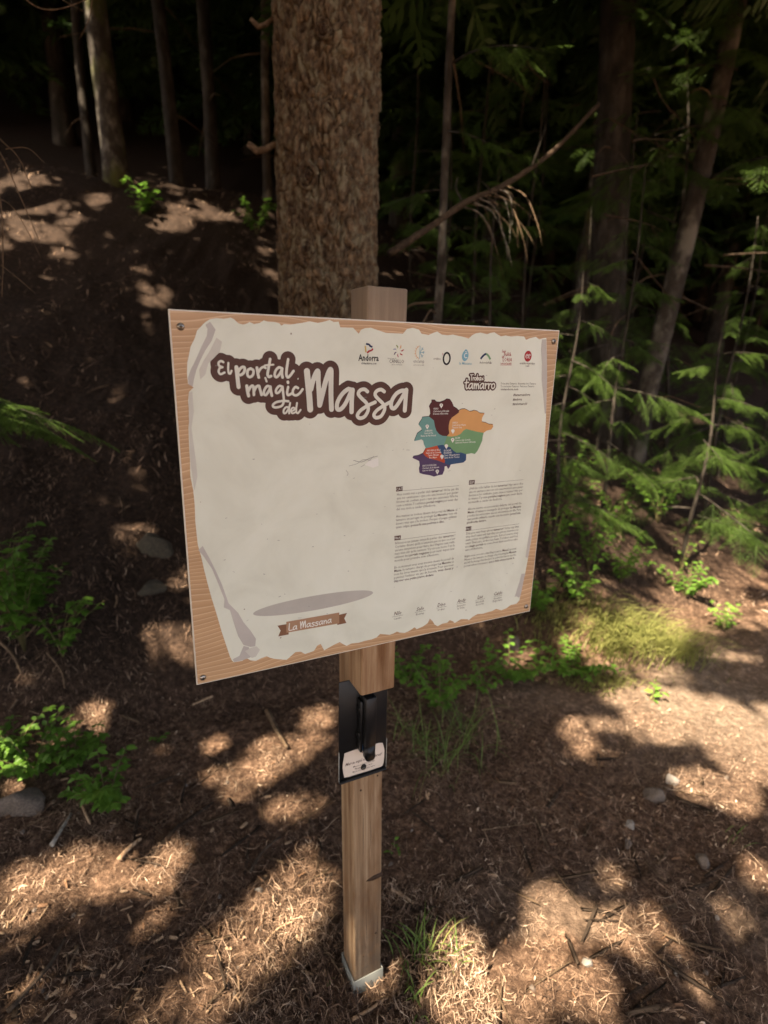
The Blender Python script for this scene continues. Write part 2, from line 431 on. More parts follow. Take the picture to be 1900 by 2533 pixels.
# ------------------------------------------------------------------ terrain
TOE_X = [-30, -6, -1.57, -1.27, -0.82, -0.28, 0.22, 0.65, 1.06, 1.5, 2.2, 3.05, 5.0, 9.0, 30]
TOE_Y = [-4, 0.6, 1.90, 2.10, 2.34, 2.58, 2.68, 2.90, 2.93, 3.05, 3.55, 4.1, 5.4, 8.5, 22]
SL_X = [-6, -3, 0, 1.2, 3, 8]
SL_A = [0.76, 0.76, 0.72, 0.62, 0.52, 0.5]
def ground(x, y):
    x = np.asarray(x, float); y = np.asarray(y, float)
    s = (y - np.interp(x, TOE_X, TOE_Y)) * 0.86
    A = np.interp(x, SL_X, SL_A)
    w = np.maximum(s, 0)
    h = A * (np.sqrt(w * w + 0.04) - 0.2)
    over = np.maximum(s - 5.0, 0); h = h - (A - 0.22) * over
    over2 = np.maximum(s - 8.0, 0); h = h + 0.36 * over2
    dist = np.hypot(x, y - 2)
    amp = np.clip(0.25 + 0.5 * w, 0.25, 1.0)
    b = fbm(x * 1.3, y * 1.3, 3, 3) * 0.10 * amp + fbm(x * 5, y * 5, 9, 3) * 0.035 * amp
    b = b + fbm(x * 22, y * 22, 23, 2) * 0.012
    near_post = np.exp(-((x + 0.03) ** 2 + (y - 1.22) ** 2) / 0.09)
    b = b * (1 - 0.85 * near_post) - 0.020 * near_post
    hump = 0.20 * np.exp(-((x - 1.42) ** 2 / 0.16 + (y - 3.25) ** 2 / 0.12))
    return h + b + hump
FP = 1379.0 * 1659 / 1900; CXD = 950 * 1659 / 1900; CYD = 1266.5 * 1659 / 1900
RB = np.array(cam.matrix_world)[:3, :3]; CP = np.array([0, 0, CAMZ])
def ray(px, py):
    d = RB @ np.array([(px - CXD) / FP, -(py - CYD) / FP, -1.0]); return d
def hit(px, py, tmax=40):
    d = ray(px, py); t = 0.3
    for _ in range(4000):
        p = CP + d * t
        if p[2] < float(ground(p[0], p[1])): break
        t += 0.01 if t < 6 else 0.04
        if t > tmax: break
    p = CP + d * t
    return np.array([p[0], p[1], float(ground(p[0], p[1]))])
def at_y(px, py, y):
    d = ray(px, py); return CP + d * (y / d[1])
def to_px(P):
    q = (np.asarray(P) - CP) @ RB
    z = -q[..., 2]; z = np.where(z > 0.05, z, np.nan)
    return CXD + q[..., 0] / z * FP, CYD - q[..., 1] / z * FP

def axis(lo, hi, step, far_lo, far_hi, g=1.13):
    a = list(np.arange(lo, hi + 1e-9, step)); st = step
    x = a[0]; L = []
    while x > far_lo: st *= g; x -= st; L.append(x)
    st = step; x = a[-1]; Rr = []
    while x < far_hi: st *= g; x += st; Rr.append(x)
    return np.array(L[::-1] + a + Rr)
gx = axis(-2.3, 3.0, 0.016, -70, 70); gy = axis(0.85, 4.6, 0.016, -70, 80)
GX, GY = np.meshgrid(gx, gy, indexing='ij')
GZ = ground(GX, GY)
nearm = np.exp(-(np.maximum(0, np.hypot(GX, GY - 2) - 3.0)) ** 2)
GZ = GZ + (fbm(GX * 60, GY * 60, 41, 2) * 0.008) * nearm
ny = len(gy)
I, J = np.meshgrid(np.arange(len(gx) - 1), np.arange(ny - 1), indexing='ij')
a = (I * ny + J).ravel(); b_ = a + ny; c_ = b_ + 1; d_ = a + 1
gt = np.concatenate([np.stack([a, b_, c_], -1), np.stack([a, c_, d_], -1)])
def trodden_shade_tone(x, y):
    """1 on the worn path, paled around its sun patches, 0.5 on ordinary litter, 0 on the bank, darkened for shade"""
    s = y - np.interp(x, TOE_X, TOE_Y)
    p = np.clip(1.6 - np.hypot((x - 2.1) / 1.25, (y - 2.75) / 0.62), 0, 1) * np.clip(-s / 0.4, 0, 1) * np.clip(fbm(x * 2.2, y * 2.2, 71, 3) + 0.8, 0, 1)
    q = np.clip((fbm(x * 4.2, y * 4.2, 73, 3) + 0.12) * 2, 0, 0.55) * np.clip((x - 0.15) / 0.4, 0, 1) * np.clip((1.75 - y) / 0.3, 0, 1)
    return 0.5 + 0.5 * np.maximum(p, q) - 0.5 * np.clip((s + 0.1) / 0.7, 0, 1)  # sun patches of the path paled, shaded bank darkened, both in the soil colour
o = link('forest_ground', tri_mesh('forest_ground', np.stack([GX, GY, GZ], -1).reshape(-1, 3), gt, True, trodden_shade_tone(GX, GY).ravel()), M['soil'])
tag(o, 'brown forest floor rising into a steep bank behind the sign', kind='structure')

# needle litter: bent slivers lying in tangles over the floor (nobody could count them)
def slivers(n, xr, yr, lmin, lmax, wmin, wmax, dens=None, lift=0.012, seed=0, tone_shift=0.0, tilt=0.35):
    r = np.random.default_rng(seed)
    x = r.uniform(*xr, n); y = r.uniform(*yr, n)
    if dens is not None:
        k = r.uniform(0, 1, n) < dens(x, y); x = x[k]; y = y[k]; n = len(x)
    L = lmin + (lmax - lmin) * r.uniform(0, 1, n) ** 2.2; W = r.uniform(wmin, wmax, n)
    yaw = r.uniform(0, 2 * math.pi, n); bend = r.normal(0, 0.35, n); pit = r.normal(0, tilt, n) * 0.6
    arch = np.abs(r.normal(0, 0.10, n)) * L
    tone = np.clip(r.beta(1.7, 2.6, n) + tone_shift + 0.30 * fbm(x * 6, y * 6, 91, 3) - 0.10 * np.clip((y - np.interp(x, TOE_X, TOE_Y)) / 0.6, 0, 1), 0, 1)  # last term darkens litter on the bank to deepen the shade there
    V = []
    for k, f in enumerate((-0.5, -0.17, 0.17, 0.5)):
        ang = yaw + bend * f * 2
        cx = x + np.cos(ang) * L * f; cy = y + np.sin(ang) * L * f
        cz = ground(cx, cy) + lift * r.uniform(0.1, 1, n) * 1.0 + arch * (1 - (2 * f) ** 2) + np.maximum(0, L * f * np.sin(pit))
        wk = W * (0.35 if k in (0, 3) else 1.0) / 2
        roll = r.normal(0, 0.5, n)
        for s in (-1, 1):
            V.append(np.stack([cx - np.sin(ang) * wk * s, cy + np.cos(ang) * wk * s, cz + s * wk * np.sin(roll)], -1))
    V = np.stack(V, 1)                      # n,8,3
    base = np.arange(n)[:, None] * 8
    T = np.array([(0, 2, 3), (0, 3, 1), (2, 4, 5), (2, 5, 3), (4, 6, 7), (4, 7, 5)])
    T = (base[:, :, None] + T[None]).reshape(-1, 3)
    return V.reshape(-1, 3), T, np.repeat(tone, 8)
def clump(sc, th, seed):
    return lambda x, y: np.clip((fbm(x * sc, y * sc, seed, 3) + th) * 2.2, 0.04, 1)
bare = lambda f: (lambda x, y: f(x, y) * (1 - 0.75 * np.clip((trodden_shade_tone(x, y) - 0.55) * 2.4, 0, 1)))
mb = MB()
for args in (dict(n=62000, xr=(-1.7, 2.1), yr=(0.95, 2.5), lmin=0.008, lmax=0.050, wmin=0.0008, wmax=0.0020, dens=bare(clump(4.5, 0.32, 61)), seed=1),
             dict(n=18000, xr=(-1.7, 1.8), yr=(0.95, 2.1), lmin=0.03, lmax=0.13, wmin=0.0008, wmax=0.0018, dens=bare(clump(3.5, 0.15, 67)), seed=2, lift=0.022, tilt=0.5),
             dict(n=26000, xr=(-2.4, 3.2), yr=(2.2, 4.0), lmin=0.015, lmax=0.07, wmin=0.0015, wmax=0.0032, dens=bare(clump(3.0, 0.3, 63)), seed=3),
             dict(n=20000, xr=(-6, 5), yr=(3.6, 8.5), lmin=0.03, lmax=0.12, wmin=0.003, wmax=0.008, dens=clump(2.0, 0.3, 64), seed=4, tone_shift=0.06),
             dict(n=5000, xr=(-0.35, 0.35), yr=(0.98, 1.5), lmin=0.012, lmax=0.07, wmin=0.0010, wmax=0.0026, seed=7, lift=0.03, tone_shift=0.08, tilt=0.6),
             dict(n=4200, xr=(-1.6, 2.0), yr=(0.95, 2.6), lmin=0.008, lmax=0.030, wmin=0.0025, wmax=0.0065, dens=bare(clump(5, 0.25, 69)), seed=5, tone_shift=0.12, lift=0.014)):
    v, t, tn = slivers(**args); mb.add(v, t, tn)
o = mb.build('needle_litter', M['litter'])
tag(o, 'carpet of fallen brown needles and shreds over the forest floor', kind='stuff')

# ------------------------------------------------------------------ the information sign
SW, SH = 0.80, 0.669
HM = np.linalg.inv(np.array([[1515.1327654640097, 172.59095263063435, 415.9999999999339], [375.5705809923189, 1286.692013789592, 764.0000000000796], [0.39482323254884727, 0.20984779574597023, 1.0]]))
def suv(pts, ox=0.0, oy=0.0, s=1.0):
    """print position on the panel (metres from its top corner) of points measured on the picture of it"""
    p = np.asarray(pts, float); p = np.c_[ox + p[:, 0] / s, oy + p[:, 1] / s, np.ones(len(p))] @ HM.T
    return p[:, :2] / p[:, 2:] * np.array([SW, SH])
sign = empty('information_sign', (-0.33811, 0.92242, CAMZ + 0.05917), math.atan2(0.4393588, 0.8983117))
tag(sign, 'trail information sign with wood-grain border and torn parchment print on a timber post', 'sign')

b = MB(); b.box((0, 0.0002, -SH), (SW, 0.0062, 0), 0.0006)
panel_back = b.build('panel', M['edge'], sign)
def flat(pts, y):
    """filled outline lying on the panel"""
    p = [Vector((q[0], q[1], 0)) for q in pts]
    T = geometry.tessellate_polygon([p])
    v = np.array([(q[0], y, -q[1]) for q in pts])
    T = np.array(T)
    # face the viewer (-y)
    out = []
    for t in T:
        a, b2, c = v[t[0]], v[t[1]], v[t[2]]
        out.append(t if np.cross(b2 - a, c - a)[1] < 0 else t[::-1])
    return v, np.array(out)
def shape(name, mat, polys, y, parent):
    for i, pl in enumerate(polys):
        b = MB(); b.add(*flat(pl, y - i * 0.000004)); o = b.build(name, mat, parent)
    return o
def smooth(pts, n=6, closed=False):
    P = np.asarray(pts, float)
    if closed: P = np.vstack([P[-1], P, P[0], P[1]])
    else: P = np.vstack([2 * P[0] - P[1], P, 2 * P[-1] - P[-2]])
    out = []
    for i in range(1, len(P) - 2):
        p0, p1, p2, p3 = P[i - 1:i + 3]
        for k in range(n):
            t = k / n
            out.append(0.5 * ((2 * p1) + (-p0 + p2) * t + (2 * p0 - 5 * p1 + 4 * p2 - p3) * t * t + (-p0 + 3 * p1 - 3 * p2 + p3) * t ** 3))
    if not closed: out.append(P[-2])
    return np.array(out)
def stroke_field(strokes, box, res):
    """distance (minus half width) from a set of pen strokes on a grid"""
    xs = np.arange(box[0], box[2], res); ys = np.arange(box[1], box[3], res)
    X, Y = np.meshgrid(xs, ys)
    D = np.full(X.shape, 1.0)
    for pts, w in strokes:
        P = np.asarray(pts)
        for a, c in zip(P[:-1], P[1:]):
            r = w + 0.02
            i0 = max(0, int((min(a[0], c[0]) - r - box[0]) / res)); i1 = int((max(a[0], c[0]) + r - box[0]) / res) + 2
            j0 = max(0, int((min(a[1], c[1]) - r - box[1]) / res)); j1 = int((max(a[1], c[1]) + r - box[1]) / res) + 2
            x = X[j0:j1, i0:i1]; y = Y[j0:j1, i0:i1]
            d = c - a; L2 = d @ d + 1e-15
            t = np.clip(((x - a[0]) * d[0] + (y - a[1]) * d[1]) / L2, 0, 1)
            dd = np.hypot(x - a[0] - t * d[0], y - a[1] - t * d[1]) - w / 2
            D[j0:j1, i0:i1] = np.minimum(D[j0:j1, i0:i1], dd)
    return xs, ys, D
def field_mesh(xs, ys, D, level, y, mb):
    """fills D < level (marching squares, row runs merged)"""
    F = level - D; H_, W_ = F.shape
    ins = F > 0
    full = ins[:-1, :-1] & ins[1:, :-1] & ins[:-1, 1:] & ins[1:, 1:]
    anyc = ins[:-1, :-1] | ins[1:, :-1] | ins[:-1, 1:] | ins[1:, 1:]
    V = []; T = []
    def poly(ps):
        n0 = len(V); V.extend((p[0], y, -p[1]) for p in ps)
        for k in range(1, len(ps) - 1): T.append((n0, n0 + k + 1, n0 + k))
    for j in range(H_ - 1):
        row = full[j]
        i = 0
        idx = np.flatnonzero(np.diff(np.r_[0, row.astype(int), 0]))
        for s0, s1 in zip(idx[::2], idx[1::2]):
            poly([(xs[s0], ys[j]), (xs[s1], ys[j]), (xs[s1], ys[j + 1]), (xs[s0], ys[j + 1])])
        for i in np.flatnonzero(anyc[j] & ~row):
            c = [(xs[i], ys[j], F[j, i]), (xs[i + 1], ys[j], F[j, i + 1]), (xs[i + 1], ys[j + 1], F[j + 1, i + 1]), (xs[i], ys[j + 1], F[j + 1, i])]
            ps = []
            for k in range(4):
                p, q = c[k], c[(k + 1) % 4]
                if p[2] > 0: ps.append(p[:2])
                if (p[2] > 0) != (q[2] > 0):
                    t = p[2] / (p[2] - q[2]); ps.append((p[0] + t * (q[0] - p[0]), p[1] + t * (q[1] - p[1])))
            if len(ps) >= 3: poly(ps)
    V = np.array(V); T = np.array(T)
    A = V[T[:, 0]]; nn = np.cross(V[T[:, 1]] - A, V[T[:, 2]] - A)[:, 1]
    T[nn > 0] = T[nn > 0][:, ::-1]
    mb.add(V, T)
def strokes_obj(name, mat, strokes, y, parent, level=0.0, res=0.0006):
    al = np.concatenate([p for p, w in strokes]); m = max(w for p, w in strokes) + level + 0.004
    f = stroke_field(strokes, (al[:, 0].min() - m, al[:, 1].min() - m, al[:, 0].max() + m, al[:, 1].max() + m), res)
    b = MB(); field_mesh(*f, level, y, b)
    return b.build(name, mat, parent)
def stroke_dots(strokes, y, b):
    """cheap constant-width pen lines for tiny marks"""
    k = 0
    for P, w in strokes:
        P = np.asarray(P, float)
        d = np.gradient(P, axis=0); d /= np.linalg.norm(d, axis=1)[:, None] + 1e-12
        nrm = np.c_[-d[:, 1], d[:, 0]] * w / 2
        v = np.empty((2 * len(P), 3)); v[0::2, 0] = (P + nrm)[:, 0]; v[0::2, 2] = -(P + nrm)[:, 1]; v[1::2, 0] = (P - nrm)[:, 0]; v[1::2, 2] = -(P - nrm)[:, 1]
        v[:, 1] = y - 0.000003 * k; k += 1
        t = []
        for i in range(len(P) - 1): t += [(2 * i, 2 * i + 2, 2 * i + 1), (2 * i + 1, 2 * i + 2, 2 * i + 3)]
        b.add(v, t)

YB = -0.0004       # each print layer lies a fraction of a millimetre above the one below
# wood-grain laminate on the front
b = MB(); b.add(*flat([(0.0022, 0.0022), (SW - 0.0022, 0.0022), (SW - 0.0022, SH - 0.0022), (0.0022, SH - 0.0022)], -0.0002))
b.build('wood_grain_print', M['woodprint'], panel_back)

z1 = (400, 740, 2.5136); z2 = (860, 800, 3.0722); zn = (940, 1400, 4.1475); z5 = (400, 1340, 2.9625); zs = (1280, 820, 3.1583); zl = (0, 880, 2.698)
top1 = [(245,170),(258,155),(275,140),(300,125),(340,118),(385,122),(430,115),(450,125),(475,150),(505,158),(530,152),(545,142),(575,155),(610,148),(635,132),(660,140),(700,142),(730,150),(745,165),(760,155),(800,158),(870,148),(920,138),(970,148),(1010,140),(1045,130),(1070,142),(1100,140),(1110,175),(1190,178),(1225,215),(1240,190),(1265,180),(1300,178),(1350,195),(1395,210),(1500,215),(1525,185),(1560,178),(1600,190),(1615,215),(1655,222)]
top2 = [(610,90),(650,72),(680,62),(715,85),(760,90),(800,85),(840,95),(870,100),(920,115),(945,90),(975,75),(1010,70),(1060,82),(1085,72),(1115,68),(1140,85),(1165,98),(1200,92),(1240,100),(1290,95),(1340,100),(1355,125),(1385,112),(1430,102),(1455,122),(1490,112)]
right = [(225,50),(229,200),(231,350),(227,500),(222,690),(212,850),(203,1000),(190,1170),(160,1330),(130,1500),(105,1640),(80,1780)]
bot1 = [(1490,70),(1475,130),(1460,210),(1440,300),(1430,350),(1400,385),(1340,400),(1300,430),(1245,455),(1215,445),(1190,440),(1150,460),(1100,475),(1050,490),(1000,492),(950,520),(910,555),(895,545),(830,545),(790,570),(765,583),(745,565),(715,555),(690,580),(640,590),(590,618),(560,600),(535,560),(510,540),(490,585),(440,620),(375,648),(355,628),(330,645),(290,670),(250,685),(200,682),(175,672),(140,690),(100,705)]
bot2 = [(1600,675),(1575,700),(1540,715),(1490,725),(1440,740),(1390,745),(1355,762),(1330,750),(1305,735),(1270,750),(1190,795),(1165,748),(1140,760),(1115,800),(1050,822),(1020,805),(980,808),(915,865),(830,858),(795,850),(770,838),(730,852),(690,872),(650,868),(620,850),(590,872),(530,882),(515,870),(500,840),(470,750),(440,660),(400,520),(365,410),(335,300),(310,200),(290,110)]
lft = [(1320,1260),(1303,1100),(1300,1000),(1290,900),(1270,800),(1268,700),(1262,600),(1258,480),(1265,400),(1255,300),(1262,240),(1293,212),(1255,185),(1248,120),(1250,40),(1255,0)]
top0 = [(160,400),(170,345),(180,295),(205,245),(220,195)]
outline = np.vstack([suv(top1, *z1), suv(top2, *z2), suv(right, *zs), suv(bot1, *zn), suv(bot2, *z5), suv(lft, *zl), suv(top0, *z1)])
shape('parchment_print', M['parchment'], [outline], YB, panel_back)
Y1 = -0.0007
folds = [suv([(300,140),(335,190),(310,260),(270,320),(240,380),(215,440),(200,500),(193,543),(167,530),(163,490),(180,440),(215,370),(250,290),(280,230),(285,185),(272,160)], *z1),
         suv([(268,60),(300,30),(350,120),(400,220),(440,310),(490,450),(520,480),(560,520),(600,590),(650,650),(690,710),(685,765),(650,770),(600,755),(560,690),(530,600),(500,500),(455,480),(460,420),(420,320),(370,200),(310,110)], *z5),
         suv([(600,762),(640,772),(652,845),(590,868),(530,880),(520,860),(570,835)], *z5)]
pale = [suv([(168,580),(190,572),(200,700),(185,800),(198,900),(212,1000),(222,1100),(203,1190),(190,1100),(178,1000),(172,850),(168,700)], *z1),
        suv([(340,240),(375,265),(360,330),(320,370),(290,400),(270,470),(240,500),(232,440),(262,380),(300,320)], *z1),
        suv([(655,775),(695,765),(720,790),(690,840),(660,850),(610,800)], *z5)]
rfold = [suv([(190,62),(222,60),(228,200),(230,350),(222,640),(212,640),(202,520),(188,380),(190,250),(184,150)], *zs),
         suv([(205,1010),(188,1170),(158,1330),(128,1500),(103,1640),(80,1770),(62,1760),(80,1640),(110,1470),(150,1270),(185,1100)], *zs),
         suv([(1490,75),(1475,130),(1460,210),(1440,300),(1424,325),(1400,310),(1380,315),(1405,240),(1430,160),(1450,80)], *zn)]
shape('fold_print', M['shade'], folds + rfold, Y1, panel_back)
shape('fold_print', M['shade_lo'], pale, Y1 - 0.00005, panel_back)
# printed ellipse under the drawing
th = np.linspace(0, 2 * math.pi, 48, endpoint=False)
shape('ellipse_print', M['shadow_ink'], [np.c_[0.2377 + 0.1263 * np.cos(th), 0.5425 + 0.0158 * np.sin(th)]], Y1, panel_back)

# title lettering, drawn as pen strokes
zt = (520, 850, 3.19)
TS = [([(103,146),(85,137),(66,150),(70,174),(96,186)],15),([(96,186),(74,194),(66,222),(82,241),(112,228)],15),([(143,152),(141,200),(146,232),(158,236),(168,214)],14),
      ([(206,186),(212,240),(218,300),(223,342)],27),([(214,236),(232,202),(256,184),(272,194),(266,226),(244,246),(228,246)],19),
      ([(318,196),(296,212),(294,248),(312,264),(336,246),(340,212),(318,196)],18),
      ([(368,190),(374,230),(382,266)],20),([(380,226),(398,196),(420,184),(436,192)],17),
      ([(472,122),(462,180),(452,240),(462,262),(480,256)],19),([(430,172),(464,168),(498,166)],13),
      ([(566,196),(540,188),(514,216),(508,252),(524,264),(548,238),(564,206)],18),([(566,196),(564,236),(570,266)],20),
      ([(614,124),(604,190),(600,244),(612,266),(632,250),(656,216)],19),
      ([(288,334),(294,376),(302,412)],22),([(300,376),(316,344),(334,332),(342,350),(344,404)],19),([(346,372),(364,340),(384,334),(392,360),(404,404)],19),
      ([(474,340),(448,336),(426,368),(424,398),(440,404),(462,372),(474,344)],18),([(474,340),(478,376),(486,410)],20),([(434,270),(444,298)],14),
      ([(570,340),(544,334),(520,362),(520,388),(538,386),(560,360),(570,342)],17),([(570,340),(576,400),(580,452),(566,488),(530,502),(500,500),(494,484),(520,462),(570,452),(616,454)],17),
      ([(614,342),(606,384),(614,406),(640,394)],18),([(612,302),(613,308)],20),
      ([(692,350),(672,342),(652,368),(654,398),(676,408),(704,392),(728,360)],18),
      ([(620,506),(600,500),(580,522),(580,548),(596,546),(614,520)],14),([(630,468),(622,510),(622,550)],15),
      ([(642,532),(662,522),(662,506),(646,508),(636,530),(648,550),(672,540)],13),([(684,468),(678,510),(680,540),(692,548),(712,522)],14),
      ([(762,218),(772,320),(782,430),(788,518)],45),([(794,360),(808,300),(832,236),(850,220),(852,300),(858,400),(862,486)],36),([(864,480),(884,400),(912,290),(938,218),(952,212),(952,300),(952,420),(956,518)],38),
      ([(1118,366),(1086,360),(1040,398),(1004,460),(1000,512),(1026,518),(1064,476),(1102,396),(1114,370)],32),([(1122,366),(1116,440),(1114,538)],36),([(1088,346),(1100,352)],12),
      ([(1240,378),(1216,360),(1182,368),(1168,398),(1194,432),(1232,470),(1246,518),(1220,572),(1180,588),(1160,566),(1184,528),(1240,490),(1300,462)],28),
      ([(1372,378),(1346,362),(1312,374),(1300,404),(1326,438),(1362,474),(1376,514),(1348,570),(1308,584),(1290,562),(1314,526),(1370,488),(1424,458)],28),
      ([(1540,372),(1508,372),(1466,396),(1432,450),(1428,500),(1454,508),(1492,458),(1528,396),(1540,374)],32),([(1546,366),(1540,440),(1534,526)],36)]
sc_t = 0.80 / 1000 / 3.19 * 0.96
def to_strokes(S, z, wscale):
    return [(suv(smooth(p, 5), *z), w * wscale) for p, w in S]
title = to_strokes(TS, zt, 0.000245)
strokes_obj('title_backing', M['brown'], title, Y1, panel_back, level=0.0112, res=0.0009)
strokes_obj('title_lettering', M['cream'], title, Y1 - 0.0003, panel_back, res=0.00055)

# brush alphabet for the smaller script words: (strokes, advance); baseline 0, x-height 1, up is +
BA = {'a': ([[(0.75,0.95),(0.45,1.0),(0.12,0.6),(0.15,0.1),(0.4,0.05),(0.68,0.45),(0.78,0.92)],[(0.8,1.0),(0.75,0.4),(0.85,0.0)]],1.0),
      's': ([[(0.7,0.88),(0.4,1.0),(0.15,0.75),(0.5,0.45),(0.62,0.12),(0.3,-0.08),(0.05,0.1)]],0.8),
      'n': ([[(0.12,1.0),(0.14,0.0)],[(0.16,0.45),(0.45,0.95),(0.62,0.8),(0.66,0.0)]],0.86),
      'm': ([[(0.1,1.0),(0.14,0.0)],[(0.16,0.5),(0.4,0.97),(0.52,0.75),(0.54,0.0)],[(0.56,0.5),(0.82,0.97),(0.94,0.75),(1.0,0.0)]],1.18),
      'r': ([[(0.1,1.0),(0.16,0.0)],[(0.16,0.5),(0.35,0.92),(0.6,0.9)]],0.66),
      'o': ([[(0.4,1.0),(0.1,0.7),(0.12,0.2),(0.4,0.0),(0.68,0.35),(0.66,0.8),(0.4,1.0)]],0.84),
      't': ([[(0.34,1.75),(0.25,0.5),(0.4,0.0),(0.6,0.12)],[(0.0,1.15),(0.7,1.2)]],0.7),
      'L': ([[(0.2,2.0),(0.12,0.9),(0.12,0.1),(0.8,0.05)]],0.85),
      'M': ([[(0.12,1.9),(0.2,0.0)],[(0.24,0.8),(0.6,1.85),(0.66,0.2)],[(0.68,0.3),(1.1,1.9),(1.16,0.0)]],1.36),
      'T': ([[(0.0,1.85),(0.55,1.9),(1.1,1.95)],[(0.55,1.9),(0.5,0.9),(0.6,0.0)]],0.95),
      'b': ([[(0.2,1.9),(0.14,0.9),(0.16,0.0)],[(0.18,0.5),(0.5,0.95),(0.68,0.6),(0.45,0.05),(0.18,0.1)]],0.82),
      'e': ([[(0.15,0.5),(0.55,0.65),(0.5,0.98),(0.2,0.85),(0.12,0.3),(0.35,0.0),(0.65,0.2)]],0.76),
      'l': ([[(0.25,1.9),(0.15,0.5),(0.3,0.0),(0.5,0.25)]],0.5), ' ': ([],0.5)}
def brush(text, x, y, xh, w, slope=0.0, xs=1.0):
    out = []
    for ch in text:
        st, adv = BA[ch]
        for s in st:
            p = smooth(s, 4) * np.array([xh * xs, xh])
            q = np.c_[x + p[:, 0], y - p[:, 1] - slope * (x + p[:, 0])]
            out.append((q, w))
        x += adv * xh * xs
    return out, x
# ribbon with the place name
rb = np.array([(0.1757, 0.5722), (0.2878, 0.5735), (0.2878, 0.5983), (0.1757, 0.5960)])
shape('ribbon_tail', M['ribbon_d'], [np.array([(0.1580, 0.5770), (0.1800, 0.5772), (0.1800, 0.6008), (0.1588, 0.6006), (0.1640, 0.5888)]),
                                     np.array([(0.3052, 0.5778), (0.2835, 0.5790), (0.2835, 0.6010), (0.3040, 0.6008), (0.2992, 0.5893)])], Y1, panel_back)
shape('ribbon_print', M['ribbon'], [rb], Y1 - 0.0002, panel_back)
s, xe = brush('La Massana', 0.1800, 0.5925, 0.0078, 0.0019, xs=1.28)
strokes_obj('ribbon_lettering', M['white'], s, Y1 - 0.0004, panel_back, res=0.0004)
# small campaign logo
s1, xe = brush('tamarro', 0.5615, 0.1235, 0.0105, 0.0027, slope=-0.0, xs=1.22)
s2, xe = brush('Troba', 0.5735, 0.1065, 0.0058, 0.0017, xs=1.15)
s3, xe = brush('el', xe + 0.0006, 0.1060, 0.0034, 0.0011)
strokes_obj('logo_backing', M['brown'], s1 + s2 + s3, Y1, panel_back, level=0.0029, res=0.0006)
strokes_obj('logo_lettering', M['cream'], s1 + s2 + s3, Y1 - 0.0003, panel_back, res=0.0004)

# type set with the built-in font
_cv = bpy.data.curves.new('type', 'FONT'); _ob = bpy.data.objects.new('type', _cv); COL.objects.link(_ob)
_cv.size = 1.0; _cv.resolution_u = 1; _cv.fill_mode = 'FRONT'
_cache = {}
def glyphs(text, bold=0.0, shear=0.0):
    key = (text, bold, shear)
    if key not in _cache:
        _cv.body = text; _cv.offset = bold; _cv.shear = shear
        bpy.context.view_layer.update()
        dg = bpy.context.evaluated_depsgraph_get()
        me = bpy.data.meshes.new_from_object(_ob.evaluated_get(dg))
        me.calc_loop_triangles()
        v = np.empty(len(me.vertices) * 3); me.vertices.foreach_get('co', v); v = v.reshape(-1, 3)
        t = np.empty(len(me.loop_triangles) * 3, np.int32); me.loop_triangles.foreach_get('vertices', t); t = t.reshape(-1, 3)
        bpy.data.meshes.remove(me)
        _cache[key] = (v, t)
    return _cache[key]
def width(text, bold=0.0):
    v, t = glyphs(text + '.', bold); v2, _ = glyphs('.', bold)
    return v[:, 0].max() - v2[:, 0].max()
def put(b, text, x, base, size, y, bold=0.0, shear=0.0, xs=1.0, align='l', fit=None):
    v, t = glyphs(text, bold, shear)
    w = (v[:, 0].max() - v[:, 0].min())
    if fit: xs = fit / (w * size)
    off = {'l': 0, 'c': -w * size * xs / 2, 'r': -w * size * xs}[align]
    V = np.c_[x + off + (v[:, 0] - (v[:, 0].min() if align != 'l' or fit else 0)) * size * xs, np.full(len(v), y), -(base - v[:, 1] * size)]
    T = t.copy()
    A = V[T[:, 0]]; nn = np.cross(V[T[:, 1]] - A, V[T[:, 2]] - A)[:, 1]
    T[nn > 0] = T[nn > 0][:, ::-1]
    b.add(V, T)
def para(b, lines, x0, x1, base, pitch, size, y):
    for i, ln in enumerate(lines):
        segs = [(sx, k % 2 == 1) for k, sx in enumerate(ln.split('*')) if sx]
        ws = [width(sx, 0.018 if bd else 0.0) * size for sx, bd in segs]
        tot = sum(ws); full = x1 - x0
        last = i == len(lines) - 1
        k = 0.98 if last else full / tot
        k = min(k, 1.25)
        x = x0
        for (sx, bd), w in zip(segs, ws):
            if sx.strip():
                put(b, sx, x, base + i * pitch, size, y, bold=0.018 if bd else 0.0, xs=k)
            x += w * k
